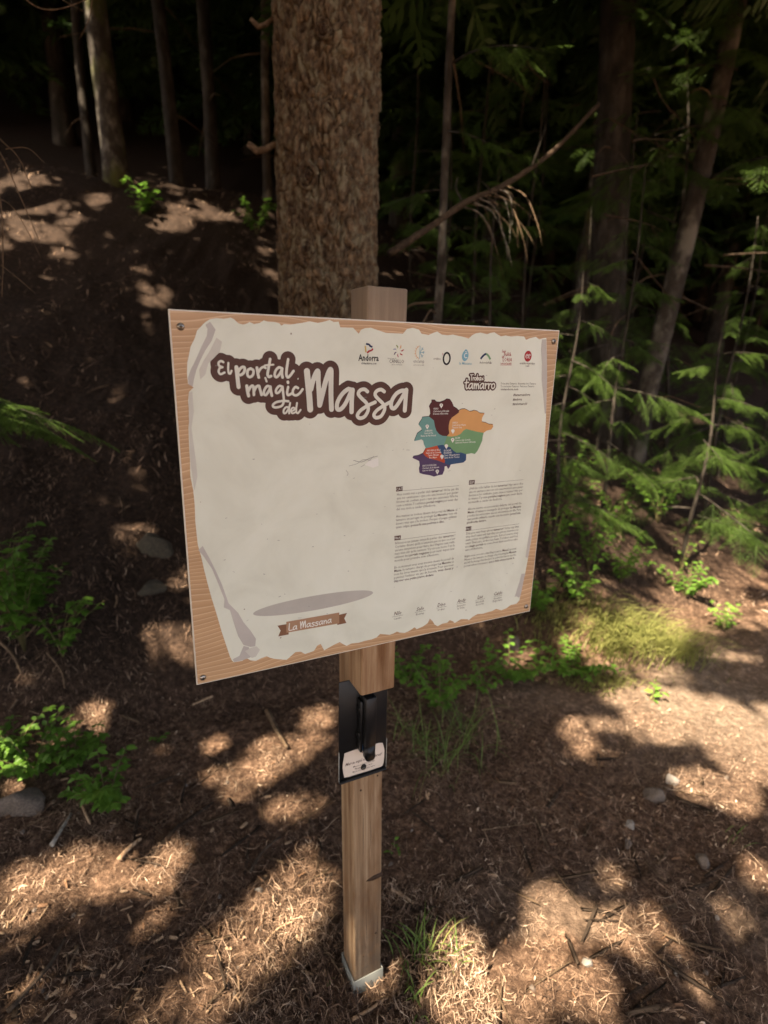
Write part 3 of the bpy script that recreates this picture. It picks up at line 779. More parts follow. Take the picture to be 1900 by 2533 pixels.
TX = {'CAT': (0.4108, 0.3180, 0.5628, 0.3367, [["Heu sentit mai a parlar dels *tamarros*? Hi ha qui diu", "que no existeixen i que són una invenció per gastar", "bromes als confiats, però i tant que existeixen! N'hi ha,", "com a mínim 7 i utilitzen *portals màgics* per venir des", "del seu món a cuidar d'Andorra."],
                                              ["Ara mateix us trobeu davant del portal del *Massa*, el", "tamarro encarregat de protegir *La Massana* i tots els", "éssers vius que s'hi troben. Perquè el pugui utilitzar", "quan calgui, *poseu-hi una pedreta a dins.*"]]),
      'FRA': (0.4104, 0.4230, 0.5620, 0.4417, [["N'avez-vous jamais entendu parler des *tamarros* ?", "Certains disent qu'ils n'existent pas et que ce n'est", "qu'une invention pour faire des blagues aux naïfs,", "mais bien sûr qu'ils existent ! Il y en a au moins 7 et ils", "utilisent des *portails magiques* pour venir depuis leur", "monde pour prendre soin d'Andorre."],
                                              ["En ce moment vous vous trouvez devant le portail de", "*Massa*, le tamarro chargé de protéger *La Massana* et", "tous les êtres vivants qui s'y trouvent. Pour que vous", "puissiez l'utiliser en cas de besoin, *vous devez y*", "*déposer une petite pierre dedans.*"]]),
      'ESP': (0.5886, 0.3180, 0.7390, 0.3386, [["¿Habéis oído hablar de los *tamarros*? Hay quien dice", "que no existen y que son solo una invención para gastar", "bromas a los confiados, pero ¡vaya si existen! Hay, por", "lo menos 7 y usan *portales mágicos* para venir desde", "su mundo a cuidar de Andorra."],
                                              ["Ahora mismo os encontráis delante del portal de", "*Massa*, el tamarro encargado de proteger *La Massana*", "y todos los seres vivos que se encuentran en ella. Para", "que pueda utilizarlo cuando sea necesario, *poned una*", "*piedrecita dentro.*"]]),
      'ENG': (0.5884, 0.4235, 0.7380, 0.4417, [["Did you ever hear about *tamarros*? Some say that", "they don't exist and that they are just an invention to", "make jokes on gullible people, but of course they", "exist! There are, at the very least, 7 of them and they", "use *magic portals* to come from their world to take", "care of Andorra."],
                                              ["Right now, you are standing next to *Massa*'s portal.", "Massa is the tamarro in charge of protecting *La Massana*", "and all the beings that live in it. In order for him to use the", "portal when necessary, *put a little stone inside it.*"]])}
for code, (x0, yh, x1, base, paras) in TX.items():
    b = MB(); yy = base
    for pl in paras:
        para(b, pl, x0 + 0.0020, x1, yy, 0.00778, 0.0074, Y1)
        yy += len(pl) * 0.00778 + 0.0076
    tb = b.build('text_block', M['text'], panel_back)
    shape('language_tab', M['brown'], [np.array([(x0, yh), (x0 + 0.0150, yh), (x0 + 0.0150, yh + 0.0097), (x0, yh + 0.0097)]),
                                       np.array([(x0 + 0.0150, yh + 0.0092), (x1, yh + 0.0092), (x1, yh + 0.0097), (x0 + 0.0150, yh + 0.0097)])], Y1, panel_back)
    b = MB(); put(b, code, x0 + 0.0075, yh + 0.0077, 0.0080, Y1 - 0.0003, 0.01, align='c'); b.build('tab_lettering', M['cream'], panel_back)

# name captions under the (left out) small drawings
b = MB(); br = MB()
for (x, nm, place) in [(0.4247, 'Nilo', ['Canillo']), (0.4810, 'Solo', ['Encamp']), (0.5363, 'Dino', ['Ordino']), (0.5903, 'Andy', ['Andorra', 'la Vella']), (0.6426, 'Lau', ['Sant Julià', 'de Lòria']), (0.6949, 'Caldo', ['Escaldes', 'Engordany'])]:
    put(br, nm, x, 0.6055, 0.0125, Y1, 0.008, 0.25, align='c', xs=0.85)
    stroke_dots([([(x - 0.0135, 0.6083), (x + 0.0135, 0.6083)], 0.0006)], Y1, b)
    for k, pl in enumerate(place): put(b, pl, x, 0.6158 + 0.0066 * k, 0.0068, Y1, align='c')
b.build('caption_lettering', M['text'], panel_back); br.build('caption_lettering', M['brown'], panel_back)

# web lines beside the campaign logo
b = MB()
put(b, 'Troba altres Tamarros · Encuentra otros Tamarros', 0.6526, 0.1150, 0.0058, Y1, fit=0.096)
put(b, 'Trouvez autres Tamarros · Find more Tamarros', 0.6529, 0.1208, 0.0058, Y1, fit=0.091)
put(b, 'visitandorra.com', 0.6534, 0.1270, 0.0064, Y1, 0.012, fit=0.047)
b.build('web_lettering', M['text'], panel_back)
b = MB()
put(b, '#tamarroandorra', 0.6886, 0.1392, 0.0075, Y1, 0.012, 0.2, fit=0.046); put(b, '#andorra', 0.6886, 0.1489, 0.0075, Y1, 0.012, 0.2, fit=0.024); put(b, '#andorraworld', 0.6886, 0.1587, 0.0075, Y1, 0.012, 0.2, fit=0.040)
b.build('web_lettering', M['brown'], panel_back)

# partner logos along the top
def pen(mat, lines, y=Y1):
    b = MB(); stroke_dots([(smooth(p, 4) if len(p) > 2 else np.array(p), w) for p, w in lines], y, b)
    return b.build('logo_mark', mat, panel_back)
zg = (860, 830, 5.925); zh = (1140, 840, 6.9125)
def sl(p, z): return suv(p, *z)
pen(M['i_yellow'], [(sl([(256,150),(262,200),(266,245)], zg), 0.0030)])
pen(M['i_navy'], [(sl([(268,122),(310,132),(330,155),(362,168)], zg), 0.0034)], Y1 - 0.0001)
pen(M['i_crimson'], [(sl([(368,192),(350,215),(310,230),(284,256)], zg), 0.0032)], Y1 - 0.0002)
b = MB(); put(b, 'Andorra', 0.3445, 0.0722, 0.0165, Y1, 0.022, align='c', fit=0.0415); put(b, 'visitandorra.com', 0.3452, 0.0785, 0.0058, Y1, 0.012, align='c', fit=0.031); b.build('logo_lettering', M['black'], panel_back)
c0 = sl([(742,225)], zg)[0]
for k, mt in enumerate(['lime', 'orange', 'crimson', 'crimson', 'pink', 'purple', 'lilac']):
    a_ = math.radians(-115 + k * 51.4)
    dx, dy = math.cos(a_), math.sin(a_); px_, py_ = -dy, dx
    petal = [(c0[0] + dx * r + px_ * w, c0[1] + dy * r + py_ * w) for r, w in ((0.0042, 0), (0.0066, 0.0026), (0.0090, 0.0022), (0.0125, 0), (0.0098, -0.0008), (0.0074, 0.0006))]
    shape('logo_mark', M['i_' + mt], [np.array(petal)], Y1 - 0.00005 * k, panel_back)
b = MB(); put(b, 'CANILLO', 0.4033, 0.0752, 0.0095, Y1, 0.0, align='c', fit=0.0315); put(b, 'Parròquia de', 0.3935, 0.0681, 0.0036, Y1, align='c'); put(b, 'vall de muntanya', 0.4040, 0.0792, 0.0034, Y1, align='c'); b.build('logo_lettering', M['text'], panel_back)
c1 = sl([(1052,247)], zg)[0]
ar = [(c1[0] + 0.0085 * math.cos(t), c1[1] + 0.0110 * math.sin(t)) for t in np.linspace(math.radians(95), math.radians(265), 12)]
rays_ = [([(c1[0] + 0.0094 * math.cos(t), c1[1] + 0.0118 * math.sin(t)), (c1[0] + 0.0115 * math.cos(t), c1[1] + 0.0138 * math.sin(t))], 0.0008) for t in np.linspace(math.radians(100), math.radians(260), 8)]
pen(M['i_orange'], [(np.array(ar), 0.0011)] + rays_)
fl = [([(c1[0] + 0.0005, c1[1]), (c1[0] + 0.0108 * math.cos(t), c1[1] + 0.0122 * math.sin(t))], 0.0011) for t in (-1.5, -0.8, 0, 0.8, 1.5)]
for t in (-0.8, 0, 0.8):
    q = np.array([c1[0] + 0.007 * math.cos(t), c1[1] + 0.0080 * math.sin(t)])
    fl += [([q, q + 0.0036 * np.array([math.cos(t + s_), math.sin(t + s_)])], 0.0009) for s_ in (0.8, -0.8)]
pen(M['i_skyblue'], fl)
b = MB(); put(b, 'encamp', 0.4517, 0.0738, 0.0092, Y1, align='c', fit=0.0245); put(b, 'el cor de les valls', 0.4518, 0.0794, 0.0044, Y1, align='c', fit=0.0235); b.build('logo_lettering', M['i_grey'], panel_back)
ov = np.array([(0.5149 + 0.0076 * math.cos(t), 0.0648 + 0.0110 * math.sin(t)) for t in np.linspace(0, 2 * math.pi, 30)])
strokes_obj('logo_mark', M['black'], [(ov, 0.0037)], Y1, panel_back, res=0.0005)
b = MB(); put(b, 'ordino', 0.4925, 0.0675, 0.0064, Y1, align='c', fit=0.0165); b.build('logo_lettering', M['text'], panel_back)
pen(M['i_pink'], [(np.array([(0.5045, 0.0545), (0.5055, 0.0560), (0.5044, 0.0588)]), 0.0012)])
bl = np.array([(0.5590, 0.0458), (0.5635, 0.0490), (0.5660, 0.0545), (0.5655, 0.0620), (0.5620, 0.0672), (0.5570, 0.0690), (0.5525, 0.0660), (0.5505, 0.0600), (0.5520, 0.0535), (0.5555, 0.0490)])
shape('logo_mark', M['i_skyblue'], [smooth(bl, 4, True)], Y1, panel_back)
pen(M['white'], [(np.array([(0.5630, 0.0545), (0.5585, 0.0540), (0.5562, 0.0585), (0.5590, 0.0625), (0.5632, 0.0615)]), 0.0014), (np.array([(0.5575, 0.0500), (0.5600, 0.0512), (0.5625, 0.0510)]), 0.001)], Y1 - 0.0001)
b = MB(); put(b, 'la Massana', 0.5600, 0.0757, 0.0072, Y1, 0.008, 0.15, align='c', fit=0.0300); b.build('logo_lettering', M['i_skyblue'], panel_back)
arc = smooth([(0.5965, 0.0640), (0.6025, 0.0575), (0.6090, 0.0540), (0.6150, 0.0572), (0.6210, 0.0645)], 6)
pen(M['i_navy'], [(arc[:14], 0.0042)]); pen(M['i_green'], [(arc[13:], 0.0042)], Y1 - 0.0001)
b = MB(); put(b, 'Andorra', 0.5945, 0.0731, 0.0066, Y1, 0.0, fit=0.0165); put(b, 'la Vella', 0.6120, 0.0731, 0.0066, Y1, 0.02, fit=0.0125); b.build('logo_lettering', M['text'], panel_back)
b = MB(); put(b, 'Sant', 0.6490, 0.0500, 0.0080, Y1, 0.006, fit=0.0105); put(b, 'Julià', 0.6535, 0.0566, 0.0110, Y1, 0.006, fit=0.0205); put(b, 'de', 0.6500, 0.0610, 0.0070, Y1, 0.004, fit=0.0060); put(b, 'LÒRIA', 0.6530, 0.0678, 0.0112, Y1, 0.0, fit=0.0240)
put(b, 'comú de Sant Julià', 0.6620, 0.0736, 0.0058, Y1, 0.012, align='c', fit=0.0290); stroke_dots([([(0.6475, 0.0752), (0.6770, 0.0748)], 0.0007)], Y1, b); b.build('logo_lettering', M['i_crimson'], panel_back)
shape('logo_mark', M['i_crimson'], [np.array([(0.7188 + 0.0098 * math.cos(t), 0.0561 + 0.0113 * math.sin(t)) for t in np.linspace(0, 2 * math.pi, 28, endpoint=False)])], Y1, panel_back)
ee = lambda x: [(np.array([(x, 0.0560), (x + 0.0048, 0.0548), (x + 0.0040, 0.0520), (x + 0.0008, 0.0530), (x - 0.0003, 0.0575), (x + 0.0022, 0.0600), (x + 0.0050, 0.0588)]), 0.0011)]
pen(M['white'], ee(0.7130) + ee(0.7196), Y1 - 0.0002)
b = MB(); put(b, 'escaldes-engordany', 0.7188, 0.0728, 0.0068, Y1, 0.008, align='c', fit=0.0410); put(b, 'COMÚ', 0.7194, 0.0780, 0.0044, Y1, 0.012, align='c', fit=0.0100); b.build('logo_lettering', M['text'], panel_back)

# the map of the seven parishes
zm = (1000, 970, 6.381)
REG = {
 'maroon': [(430,125),(480,125),(510,155),(560,160),(630,135),(670,108),(720,115),(755,165),(780,230),(830,260),(860,290),(860,320),(800,365),(750,400),(715,450),(700,520),(698,580),(708,650),(670,693),(600,688),(545,660),(505,610),(480,540),(465,450),(440,425),(390,385),(410,350),(405,280),(390,230),(410,190),(430,165)],
 'orange': [(860,290),(900,268),(950,262),(990,280),(1030,305),(1065,300),(1100,288),(1150,300),(1190,330),(1265,335),(1235,385),(1220,430),(1225,470),(1280,480),(1340,508),(1395,510),(1400,545),(1370,590),(1300,605),(1250,640),(1150,625),(1050,600),(975,580),(930,605),(890,655),(830,685),(750,700),(670,693),(708,650),(698,580),(700,520),(715,450),(750,400),(800,365),(860,320)],
 'green': [(975,580),(1050,600),(1150,625),(1250,640),(1235,700),(1228,760),(1190,850),(1150,930),(1110,975),(1060,962),(975,978),(890,950),(820,955),(770,920),(720,865),(640,855),(620,835),(645,770),(670,693),(750,700),(830,685),(890,655),(930,605)],
 'teal': [(285,395),(390,385),(440,425),(465,450),(480,540),(505,610),(545,660),(600,688),(670,693),(645,770),(620,835),(600,830),(515,842),(430,865),(340,885),(310,830),(300,770),(270,745),(155,772),(205,650),(275,600),(270,570),(225,515),(240,480),(275,430)],
 'red': [(340,885),(430,865),(515,842),(540,890),(600,1000),(640,1080),(632,1118),(520,1075),(390,1045),(330,1010),(295,965)],
 'blue': [(515,842),(600,830),(620,835),(640,855),(720,865),(770,920),(820,955),(890,950),(975,980),(972,1070),(930,1110),(760,1135),(700,1150),(632,1118),(640,1080),(600,1000),(540,890)],
 'purple': [(295,965),(330,1010),(390,1045),(520,1075),(632,1118),(700,1150),(728,1145),(715,1180),(690,1212),(665,1165),(635,1170),(630,1230),(600,1300),(540,1310),(465,1332),(400,1310),(300,1295),(240,1275),(232,1210),(245,1160),(235,1090),(200,1070),(130,1040),(150,1010),(220,1000)]}
drop = [suv(np.array(p) + np.array([-3, -9]), *zm) for k, p in REG.items()]
shape('map_edge', M['black'], drop, Y1, panel_back)
for k, p in REG.items(): shape('map_region', M['i_' + k], [suv(p, *zm)], Y1 - 0.0003, panel_back)
pins = []
for (x, y) in [(580,203),(358,535),(763,607),(760,747),(660,845),(590,1010),(517,1245)]:
    pins.append(suv([(x + 27 * math.cos(t), y + 25 * math.sin(t)) for t in np.linspace(math.radians(150), math.radians(390), 14)] + [(x, y + 52)], *zm))
shape('map_pin', M['white'], pins, Y1 - 0.0006, panel_back)
dots = [suv([(x + 10 * math.cos(t), y - 1 + 9 * math.sin(t)) for t in np.linspace(0, 6.28, 8, endpoint=False)], *zm) for (x, y) in [(580,203),(358,535),(760,747),(517,1245)]]
shape('map_pin', M['i_grey'], dots, Y1 - 0.0008, panel_back)
b = MB()
def mtext(lines, zx, zy, w, align='l'):
    q = suv([(zx, zy)], *zm)[0]; q2 = suv([(zx + w, zy)], *zm)[0]; full = q2[0] - q[0]
    m_ = max(len(x) for x in lines)
    for k, ln in enumerate(lines):
        put(b, ln, q[0] if align == 'l' else q[0] + full / 2, q[1] + k * 0.0050, 0.0052, Y1 - 0.0006, 0.012, align=align, fit=full * len(ln) / m_)
mtext(['ORDINO', "Carretera d'Arcalís", "Descens d'Encodina"], 455, 275, 250)
mtext(['LA MASSANA', 'Camí del Pui', 'Rutes de Pal-Arinsal'], 262, 625, 235, 'c')
mtext(['CANILLO', "Camí de les Vinyes", 'Tossa de Cruz'], 752, 495, 215)
mtext(['ENCAMP', 'Camins dels Cortals', 'Camí dels Pessons d’Encamp'], 800, 735, 325)
mtext(['ANDORRA LA VELLA', 'Camí de la Comella', "Camí d'Enclar", 'Rec Major'], 335, 935, 245, 'c')
mtext(['ESCALDES', 'ENGORDANY', "Camí d'Engolasters", 'Camí de les Tosses'], 622, 935, 250)
mtext(['SANT JULIÀ DE LÒRIA', 'Carretera de la Rabassa', 'Camí de Canolich'], 282, 1175, 265)
b.build('map_lettering', M['white'], panel_back)

# torn spot and scratches of the print
shape('peeled_patch', M['peel'], [suv([(1262,1030),(1285,1005),(1345,985),(1347,1035),(1312,1048),(1282,1036)], *z1)], Y1 - 0.0004, panel_back)
b = MB()
rs = random.Random(5)
sc_l = [([(1190,1000),(1240,1008),(1290,985),(1345,975)], 0.0009), ([(1160,1035),(1210,1025),(1250,1000),(1300,1000)], 0.0006), ([(1240,1045),(1262,1025)], 0.0007), ([(1142,1065),(1155,1085),(1150,1100)], 0.0006), ([(1285,1005),(1320,978)], 0.0006)]
stroke_dots([(suv(smooth([(x + rs.uniform(-4, 4), y + rs.uniform(-4, 4)) for x, y in p], 4), *z1), w) for p, w in sc_l], Y1 - 0.0007, b)
for k in range(60):
    x = rs.uniform(0.06, 0.74); y = rs.uniform(0.06, 0.60); a_ = rs.uniform(-0.5, 0.5); l = rs.uniform(0.0006, 0.004) * (1 if rs.random() < .8 else 2)
    stroke_dots([([(x, y), (x + l * math.cos(a_), y + l * math.sin(a_))], rs.uniform(0.0004, 0.0010))], Y1 - 0.0009 - k * 0.000003, b)
b.build('scratch_mark', M['i_grey'], panel_back)

# screws
def screw(u, v, par):
    b = MB()
    rr = [0.0, 0.0030, 0.0050, 0.0060, 0.0062]; zz = [-0.0042, -0.0038, -0.0026, -0.0010, 0.0]
    seg = 18; V = [(0, zz[0], 0)]; T = []
    for r, z in zip(rr[1:], zz[1:]): V += [(r * math.cos(k * 2 * math.pi / seg), z, r * math.sin(k * 2 * math.pi / seg)) for k in range(seg)]
    for k in range(seg): T.append((0, 1 + k, 1 + (k + 1) % seg))
    for i in range(3):
        for k in range(seg):
            a = 1 + i * seg + k; c = 1 + i * seg + (k + 1) % seg
            T += [(a, a + seg, c + seg), (a, c + seg, c)]
    b.add(np.array(V) + np.array([u, 0, -v]), T)
    s_ = b.build('screw', M['steel'], par, smooth=True)
    r_ = MB(); q = 0.0026; w = 0.0008
    r_.box((u - q, -0.0047, -v - w), (u + q, -0.0039, -v + w)); r_.box((u - w, -0.0049, -v - q), (u + w, -0.0040, -v + q))
    r_.hull([(u - q * .7, -0.0048, -v), (u + q * .7, -0.0048, -v), (u, -0.0048, -v - q * .7), (u, -0.0048, -v + q * .7), (u, -0.0036, -v)])
    return s_, r_
for u, v in [(0.0167, 0.0256), (0.0122, 0.6555), (0.7856, 0.0240), (0.7853, 0.6530)]:
    s_, r_ = screw(u, v, panel_back)
    r_.build('screw_recess', M['recess'], panel_back)

# spacer block behind the panel, main post behind the block
def beam(name, mat, x0, x1, y0, y1, z0, z1, ch, parent, nz=2):
    """planed timber with softened corners, cross-section points extruded along z"""
    prof = []
    for (cx, cy, a0) in ((x1 - ch, y1 - ch, 0), (x0 + ch, y1 - ch, 90), (x0 + ch, y0 + ch, 180), (x1 - ch, y0 + ch, 270)):
        for k in range(5):
            a = math.radians(a0 + k * 22.5); prof.append((cx + ch * math.cos(a), cy + ch * math.sin(a)))
    n = len(prof); V = []; zs_ = [z0, z0 + 0.002, z1 - 0.002, z1]; ins = [0.002, 0, 0, 0.002]
    cx, cy = (x0 + x1) / 2, (y0 + y1) / 2
    for z, i_ in zip(zs_, ins):
        for (x, y) in prof: V.append((x - math.copysign(i_, x - cx) if i_ else x, y - math.copysign(i_, y - cy) if i_ else y, z))
    T = []
    for r in range(3):
        for k in range(n):
            a = r * n + k; c = r * n + (k + 1) % n
            T += [(a, c, c + n), (a, c + n, a + n)]
    V.append((cx, cy, z0)); V.append((cx, cy, z1)); m = len(V) - 2
    for k in range(n): T += [(m, (k + 1) % n, k), (m + 1, 3 * n + k, 3 * n + (k + 1) % n)]
    b = MB(); b.add(V, T)
    return b.build(name, mat, parent)
blk = beam('spacer_block', M['timber_block'], 0.3435, 0.4270, 0.0064, 0.0860, -0.7920, 0.0590, 0.005, sign)
ZG = -(CAMZ + 0.05917)
post = beam('post', M['timber'], -0.042, 0.042, 0.0, 0.084, -1.16, 0.7, 0.006, sign)
post.location = (0.3955, 0.0865, -0.75); post.rotation_euler = (0, math.radians(-1.12), 0)
# saw cut in the post and galvanised shoe
b = MB()
b.hull([(0.0430, -0.0008, -0.6720), (0.0430, -0.0008, -0.6870), (0.0435, 0.02, -0.6720), (0.0435, 0.02, -0.6870), (0.012, -0.0008, -0.6880), (-0.006, -0.0008, -0.6810), (-0.002, -0.0008, -0.6770), (0.016, -0.0008, -0.6720)])
b.build('saw_notch', M['knot'], post)
b = MB()
t_ = 0.0035
b.box((-0.0465, -0.0045, -1.20), (0.0465, -0.0010, -1.028), 0.0008); b.box((-0.0465, -0.0009, -1.20), (-0.0432, 0.0885, -1.028), 0.0008); b.box((0.0432, -0.0009, -1.20), (0.0465, 0.0885, -1.028), 0.0008); b.box((-0.0431, 0.0850, -1.20), (0.0431, 0.0884, -1.028), 0.0008)
b.build('post_shoe', M['zinc'], post)
for (x, z, r) in [(0.027, -0.348, 0.0022), (-0.020, -0.375, 0.0026), (0.024, -0.885, 0.0030), (-0.014, -0.950, 0.0024)]:
    b = MB(); b.hull([(x + r * math.cos(a), -0.0006, z + r * 1.2 * math.sin(a)) for a in np.linspace(0, 6.28, 9)] + [(x, 0.004, z)]); b.build('knot', M['knot'], post)

for (x, z0, z1) in [(-0.012, -0.40, -0.62), (0.010, -0.46, -0.60), (-0.004, -0.74, -0.93), (0.028, -0.80, -0.98)]:
    zz_ = np.linspace(z0, z1, 7); wob_ = [0.0016 * math.sin(9 * q + x * 300) for q in zz_]
    b = MB(); b.tube([(x + w_, 0.0004, z) for w_, z in zip(wob_, zz_)], [0.0002, 0.0007, 0.0010, 0.0011, 0.0009, 0.0006, 0.0002], 4); b.build('drying_crack', M['knot'], post)
# stamp holder fixed to the post under the block
plate = MB(); plate.box((0.3205, 0.0800, -1.0700), (0.4475, 0.0835, -0.7950), 0.001)
plate = plate.build('stamp_plate', M['black_plastic'], sign)
b = MB(); b.box((0.3200, 0.0720, -1.0760), (0.4480, 0.0845, -1.0705), 0.0015); b.build('plate_lip', M['black_plastic'], plate)
b = MB(); b.box((0.3192, 0.0765, -1.0700), (0.3203, 0.0797, -0.9850), 0.0003); b.build('acrylic_edge', M['acrylic'], plate); b = MB(); b.box((0.4477, 0.0765, -1.0700), (0.4486, 0.0797, -0.9850), 0.0003); b.build('acrylic_edge', M['acrylic'], plate)
zc = (825, 1820, 11.85)
def cuv(pts):
    """points of the card, measured like suv() but on the plate's own plane"""
    p = np.asarray(pts, float)
    out = []
    Rz = Matrix.Rotation(math.atan2(0.4393588, 0.8983117), 3, 'Z').inverted()
    for x, y in p:
        d = Rz @ Vector(ray((zc[0] + x / zc[2]) * 1659 / 1900, (zc[1] + y / zc[2]) * 1659 / 1900)); c = Rz @ (Vector((0, 0, CAMZ)) - sign.location)
        t = (0.0795 - c.y) / d.y; q = c + d * t; out.append((q.x, -q.z))
    return np.array(out)
card = cuv([(325,515),(430,480),(560,430),(700,390),(760,375),(800,360),(950,345),(1240,235),(1330,210),(1440,205),(1470,300),(1495,420),(1490,580),(1470,780),(1440,870),(1380,910),(1250,950),(1080,1010),(860,1075),(640,1145),(460,1200),(320,1230),(290,1100),(268,950),(275,820),(310,620)])
sh_card = shape('card', M['card'], [card], 0.0795, plate)
b = MB()
def cline(txt, xa, ya, xb, yb, size, bold, shear, mb):
    q = cuv([(xa, ya), (xb, yb)]); n0 = mb.n
    put(mb, txt, q[0][0], (q[0][1] + q[1][1]) / 2, size, 0.0792, bold, shear, fit=q[1][0] - q[0][0])
cline('Marca aquí el teu llibret!', 350, 860, 1420, 590, 0.0120, 0.012, 0.25, b)
cline('Marca aquí tu libreta', 575, 925, 1210, 745, 0.0062, 0.006, 0, b)
cline('Marquez ici votre livret', 630, 985, 1140, 838, 0.0062, 0.006, 0, b)
cline('Mark your booklet here', 560, 1080, 1210, 888, 0.0062, 0.006, 0, b)
aw = cuv([(900,590),(915,470),(930,395),(835,500),(945,480)])
stroke_dots([(aw[[0, 1, 2]], 0.0026), (aw[[3, 2, 4]], 0.0024)], 0.0791, b)
b.build('card_lettering', M['brown'], sh_card)
hole = cuv([(875,905)])[0]
b = MB(); b.hull([(hole[0] + 0.0072 * math.cos(a), yy, -hole[1] + 0.0085 * math.sin(a)) for a in np.linspace(0, 6.28, 16) for yy in (0.0775, 0.0790)]); b.build('bolt', M['recess'], plate)
b = MB(); b.hull([(hole[0] + 0.0040 * math.cos(a), 0.0768, -hole[1] - 0.003 + 0.0035 * math.sin(a)) for a in np.linspace(0, 6.28, 12)] + [(hole[0], 0.0774, -hole[1] - 0.003)]); b.build('bolt_head', M['steel'], plate)
hs = MB(); hs.box((0.3725, 0.0400, -0.9650), (0.3995, 0.0795, -0.8300), 0.0015)
hs = hs.build('stamp_housing', M['black_plastic'], sign)
pts = [(x, y, z) for y in (0.0405, 0.0560) for (x, z) in [(0.3735, -0.9655), (0.3985, -0.9655), (0.3985, -0.9960), (0.3965, -1.0010), (0.3925, -1.0030), (0.3800, -1.0030), (0.3760, -1.0005), (0.3735, -0.9950)]]
b = MB(); b.hull(pts); b.build('lever', M['black_plastic'], hs)
b = MB(); b.box((0.3660, 0.0560, -0.9850), (0.3722, 0.0780, -0.8450), 0.001); b.box((0.3640, 0.0600, -0.8800), (0.3720, 0.0790, -0.8650), 0.001); b.box((0.3640, 0.0600, -0.9500), (0.3720, 0.0790, -0.9350), 0.001); b.build('guide_rail', M['black_plastic'], hs)
b = MB(); b.box((0.3735, 0.0600, -0.9860), (0.3860, 0.0785, -0.9655), 0.001); b.build('blue_insert', M['blue_plastic'], hs)
bpy.data.objects.remove(_ob); bpy.data.curves.remove(_cv)

# ------------------------------------------------------------------ trees
# --- sprays of needles
def frond_detail(seed, L=0.5, ntw=13, nl=0.011, dens=0.0045):
    """flat spruce spray along +x, needles as slivers"""
    r = np.random.default_rng(seed); b = MB()
    segs = []
    droop = lambda x: -0.25 * x * x
    for k in range(14):
        x0 = L * k / 14; x1 = L * (k + 1) / 14
        segs.append((np.array([x0, 0, droop(x0)]), np.array([x1, 0, droop(x1)])))
    main = [np.array([L * k / 8, 0, droop(L * k / 8)]) for k in range(9)]
    b.tube(main, np.linspace(0.0032, 0.001, 9), 4, 0.1, False)
    for k in range(ntw):
        f = 0.06 + 0.92 * k / ntw
        x = L * f
        ln = (0.30 * (1 - f) ** 0.8 + 0.05) * L * r.uniform(0.75, 1.15)
        for s in (-1, 1):
            a = math.radians(r.uniform(42, 60)) * s
            d = np.array([math.cos(a), math.sin(a), r.uniform(-0.25, 0.02)])
            p0 = np.array([x, 0, droop(x)]); n = 4
            pts = [p0 + d * ln * t + np.array([0.15 * ln * t * t, 0, -0.18 * ln * t * t]) for t in np.linspace(0, 1, n)]
            for i in range(n - 1): segs.append((pts[i], pts[i + 1]))
            b.tube(pts, np.linspace(0.0016, 0.0008, n), 3, 0.1, False)
    P = []; Dn = []
    for a, c in segs:
        m = max(1, int(np.linalg.norm(c - a) / dens))
        t = (np.arange(m) + r.uniform(0, 1, m)) / m
        P.append(a + np.outer(t, c - a)); d = (c - a) / (np.linalg.norm(c - a) + 1e-9); Dn.append(np.repeat(d[None], m, 0))
    P = np.concatenate(P); Dn = np.concatenate(Dn)
    V = []; T = []
    n0 = 0
    for s in (-1, 1, 0):
        m = len(P)
        side = np.cross(Dn, np.array([0, 0, 1.0])) * (s if s else 0.15); side[:, 2] += (0.25 if s else 1.0)
        dirn = Dn * 0.75 + side; dirn /= np.linalg.norm(dirn, axis=1)[:, None]
        ln = nl * r.uniform(0.7, 1.25, m)[:, None]
        wv = np.cross(dirn, r.normal(0, 1, (m, 3))); wv /= np.linalg.norm(wv, axis=1)[:, None]; wv *= 0.0011
        v = np.stack([P - wv, P + wv, P + dirn * ln], 1).reshape(-1, 3)
        b.add(v, np.arange(3 * m).reshape(-1, 3), np.repeat(r.uniform(0.2, 0.75, m), 3))
    return np.concatenate(b.v), np.concatenate(b.t), np.concatenate(b.tone)
def frond_simple(seed, L=0.5, ntw=6):
    """cheap feathered spray for crowns high overhead: lance-shaped twigs"""
    r = np.random.default_rng(seed); V = []; T = []
    def lance(p, d, ln, w, up):
        s = np.cross(d, up); s /= np.linalg.norm(s) + 1e-9
        n = len(V)
        V.extend([p, p + d * ln * 0.45 + s * w, p + d * ln, p + d * ln * 0.45 - s * w])
        T.extend([(n, n + 1, n + 2), (n, n + 2, n + 3)])
    up = np.array([0, 0, 1.0])
    lance(np.zeros(3), np.array([1, 0, -0.12]), L, 0.03, up)
    for k in range(ntw):
        f = (k + 0.3) / ntw
        for s in (-1, 1):
            a = math.radians(r.uniform(38, 62)) * s
            d = np.array([math.cos(a), math.sin(a), r.uniform(-0.35, 0.1)])
            lance(np.array([L * f, 0, -0.1 * L * f]), d, (0.55 * (1 - f) + 0.16) * L * r.uniform(0.8, 1.1), 0.026 * r.uniform(.8, 1.3), up + r.normal(0, 0.25, 3))
    V = np.array(V); return V, np.array(T), r.uniform(0.2, 0.7, len(V))
FD = [frond_detail(s) for s in (1, 2, 3)]
FS = [frond_simple(s) for s in (4, 5, 6)]
def place_frond(b, proto, pos, yaw, pitch, roll, sc):
    R_ = np.array(Matrix.Rotation(yaw, 3, 'Z') @ Matrix.Rotation(-pitch, 3, 'Y') @ Matrix.Rotation(roll, 3, 'X'))
    v, t, tn = proto
    b.add((v * sc) @ R_.T + pos, t, tn)

